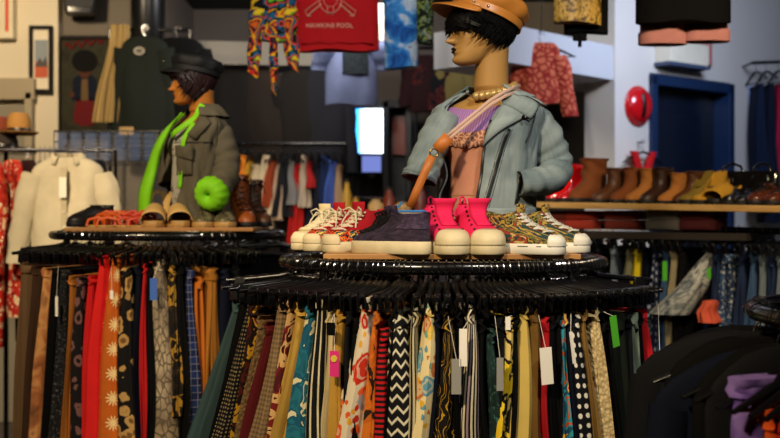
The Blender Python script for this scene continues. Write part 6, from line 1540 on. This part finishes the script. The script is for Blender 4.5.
# pieces glimpsed between the shelf and the jeans rail
for i, (px, c, lab) in enumerate([(612, '#8a3a30', 'dusty red folded cloth under the left of the shoe shelf'), (632, '#b8402e', 'coral red folded cloth under the shoe shelf'), (672, '#a5483a', 'brick red folded cloth under the middle of the shoe shelf'), (712, '#a8a49c', 'pale grey folded cloth under the right of the shoe shelf'), (745, '#7d3c40', 'wine red folded cloth under the right end of the shoe shelf')]):
    q = rail_at(px, -.45); zc_ = W(0, 223, q.y).z
    t = thing('folded_cloth', lab, 'cloth', (q.x, q.y, zc_ - .03), math.atan2(rdir.y, rdir.x))
    for k in range(2): M().grid([[(.09 * math.copysign(abs(math.cos(a)) ** .5, math.cos(a)), .09 * math.copysign(abs(math.sin(a)) ** .5, math.sin(a)) * k2, z + .045 * k) for a in [2 * PI * j / 24 for j in range(24)]] for z, k2 in ((0, .9), (.01, 1), (.035, 1), (.044, .9))], closed=True, cap0=True, cap1=True).build('fold', P('folded ' + c, c), t)
a_, b_ = rail_at(560, -.45), rail_at(800, -.45); zq = W(0, 223, rail_at(680, -.45).y).z - .05
t = thing('folding_shelf', 'low dark shelf of folded cloths behind the jeans rack', 'shelf', (a_.x, a_.y, 0), math.atan2(rdir.y, rdir.x)); L = (b_ - a_).length
M().box((L / 2, 0, zq - .005), (L, .3, .03)).build('shelf_board', solidmat('dark shelf', '#241d18', .6), t, smooth=False)
for x in (.03, L - .03): M().box((x, 0, zq / 2 - .01), (.03, .03, zq - .02)).build('post', BLACKM, t, smooth=False)

# ------------------------------------------------------------------ light
def area(name, loc, target, size, power, col, spread=180, sy=None):
    l = bpy.data.lights.new(name, 'AREA'); l.size = size; l.energy = power; l.color = col; l.spread = R(spread)
    if sy: l.shape = 'RECTANGLE'; l.size_y = sy
    o = bpy.data.objects.new(name, l); COL.objects.link(o); o.location = loc; o.rotation_euler = (Vector(target) - Vector(loc)).to_track_quat('-Z', 'Y').to_euler(); return o
def spot(name, loc, target, power, col, cone, blend=.6, rad=.08):
    l = bpy.data.lights.new(name, 'SPOT'); l.energy = power; l.color = col; l.spot_size = R(cone); l.spot_blend = blend; l.shadow_soft_size = rad
    o = bpy.data.objects.new(name, l); COL.objects.link(o); o.location = loc; o.rotation_euler = (Vector(target) - Vector(loc)).to_track_quat('-Z', 'Y').to_euler(); return o
WARM = (1.0, .78, .50); NEUT = (1.0, .92, .82); COOL = (.62, .74, 1.0)
spot('ceiling_spot_front', (-.9, .5, 2.8), (.15, 2.6, 1.0), 300, WARM, 54, .8, .12)
spot('ceiling_spot_key', (.9, 1.2, 2.85), (.35, 2.95, 1.45), 130, NEUT, 50, .7, .1)
spot('ceiling_spot_left', (-1.6, 2.0, 2.85), (-.9, 4.0, 1.1), 240, WARM, 62, .7, .1)
spot('ceiling_spot_left_wall', (-2.2, 5.0, 2.9), (-2.4, 6.95, 1.8), 170, WARM, 100, .8, .1)
spot('ceiling_spot_shelf', (1.6, 2.9, 2.85), (1.25, 4.8, 1.3), 170, WARM, 60, .7, .1)
spot('high_fill_spot', (-.2, 2.2, 2.95), (-.1, 5.2, 2.25), 260, NEUT, 55, .7, .1)  # added fill, lifts the garments hung near the ceiling
spot('blouse_fill_spot', (-1.9, 3.4, 2.9), (-1.7, 5.3, 1.4), 260, WARM, 45, .7, .1)  # added fill aimed at the white blouse to brighten it
area('cool_ceiling_tube', (2.0, 5.6, 2.85), (2.1, 7.0, 2.1), .6, 40, (.66, .76, 1.0))
area('rear_fill_area', (-.4, 6.6, 2.9), (-.4, 7.3, 1.2), .8, 30, NEUT)  # added fill for the dark rear racks, not a fitting
wd = bpy.data.worlds.new('world'); sc.world = wd; wd.use_nodes = True
wd.node_tree.nodes['Background'].inputs[0].default_value = (.5, .6, .9, 1); wd.node_tree.nodes['Background'].inputs[1].default_value = .02
vs.exposure = 0.15
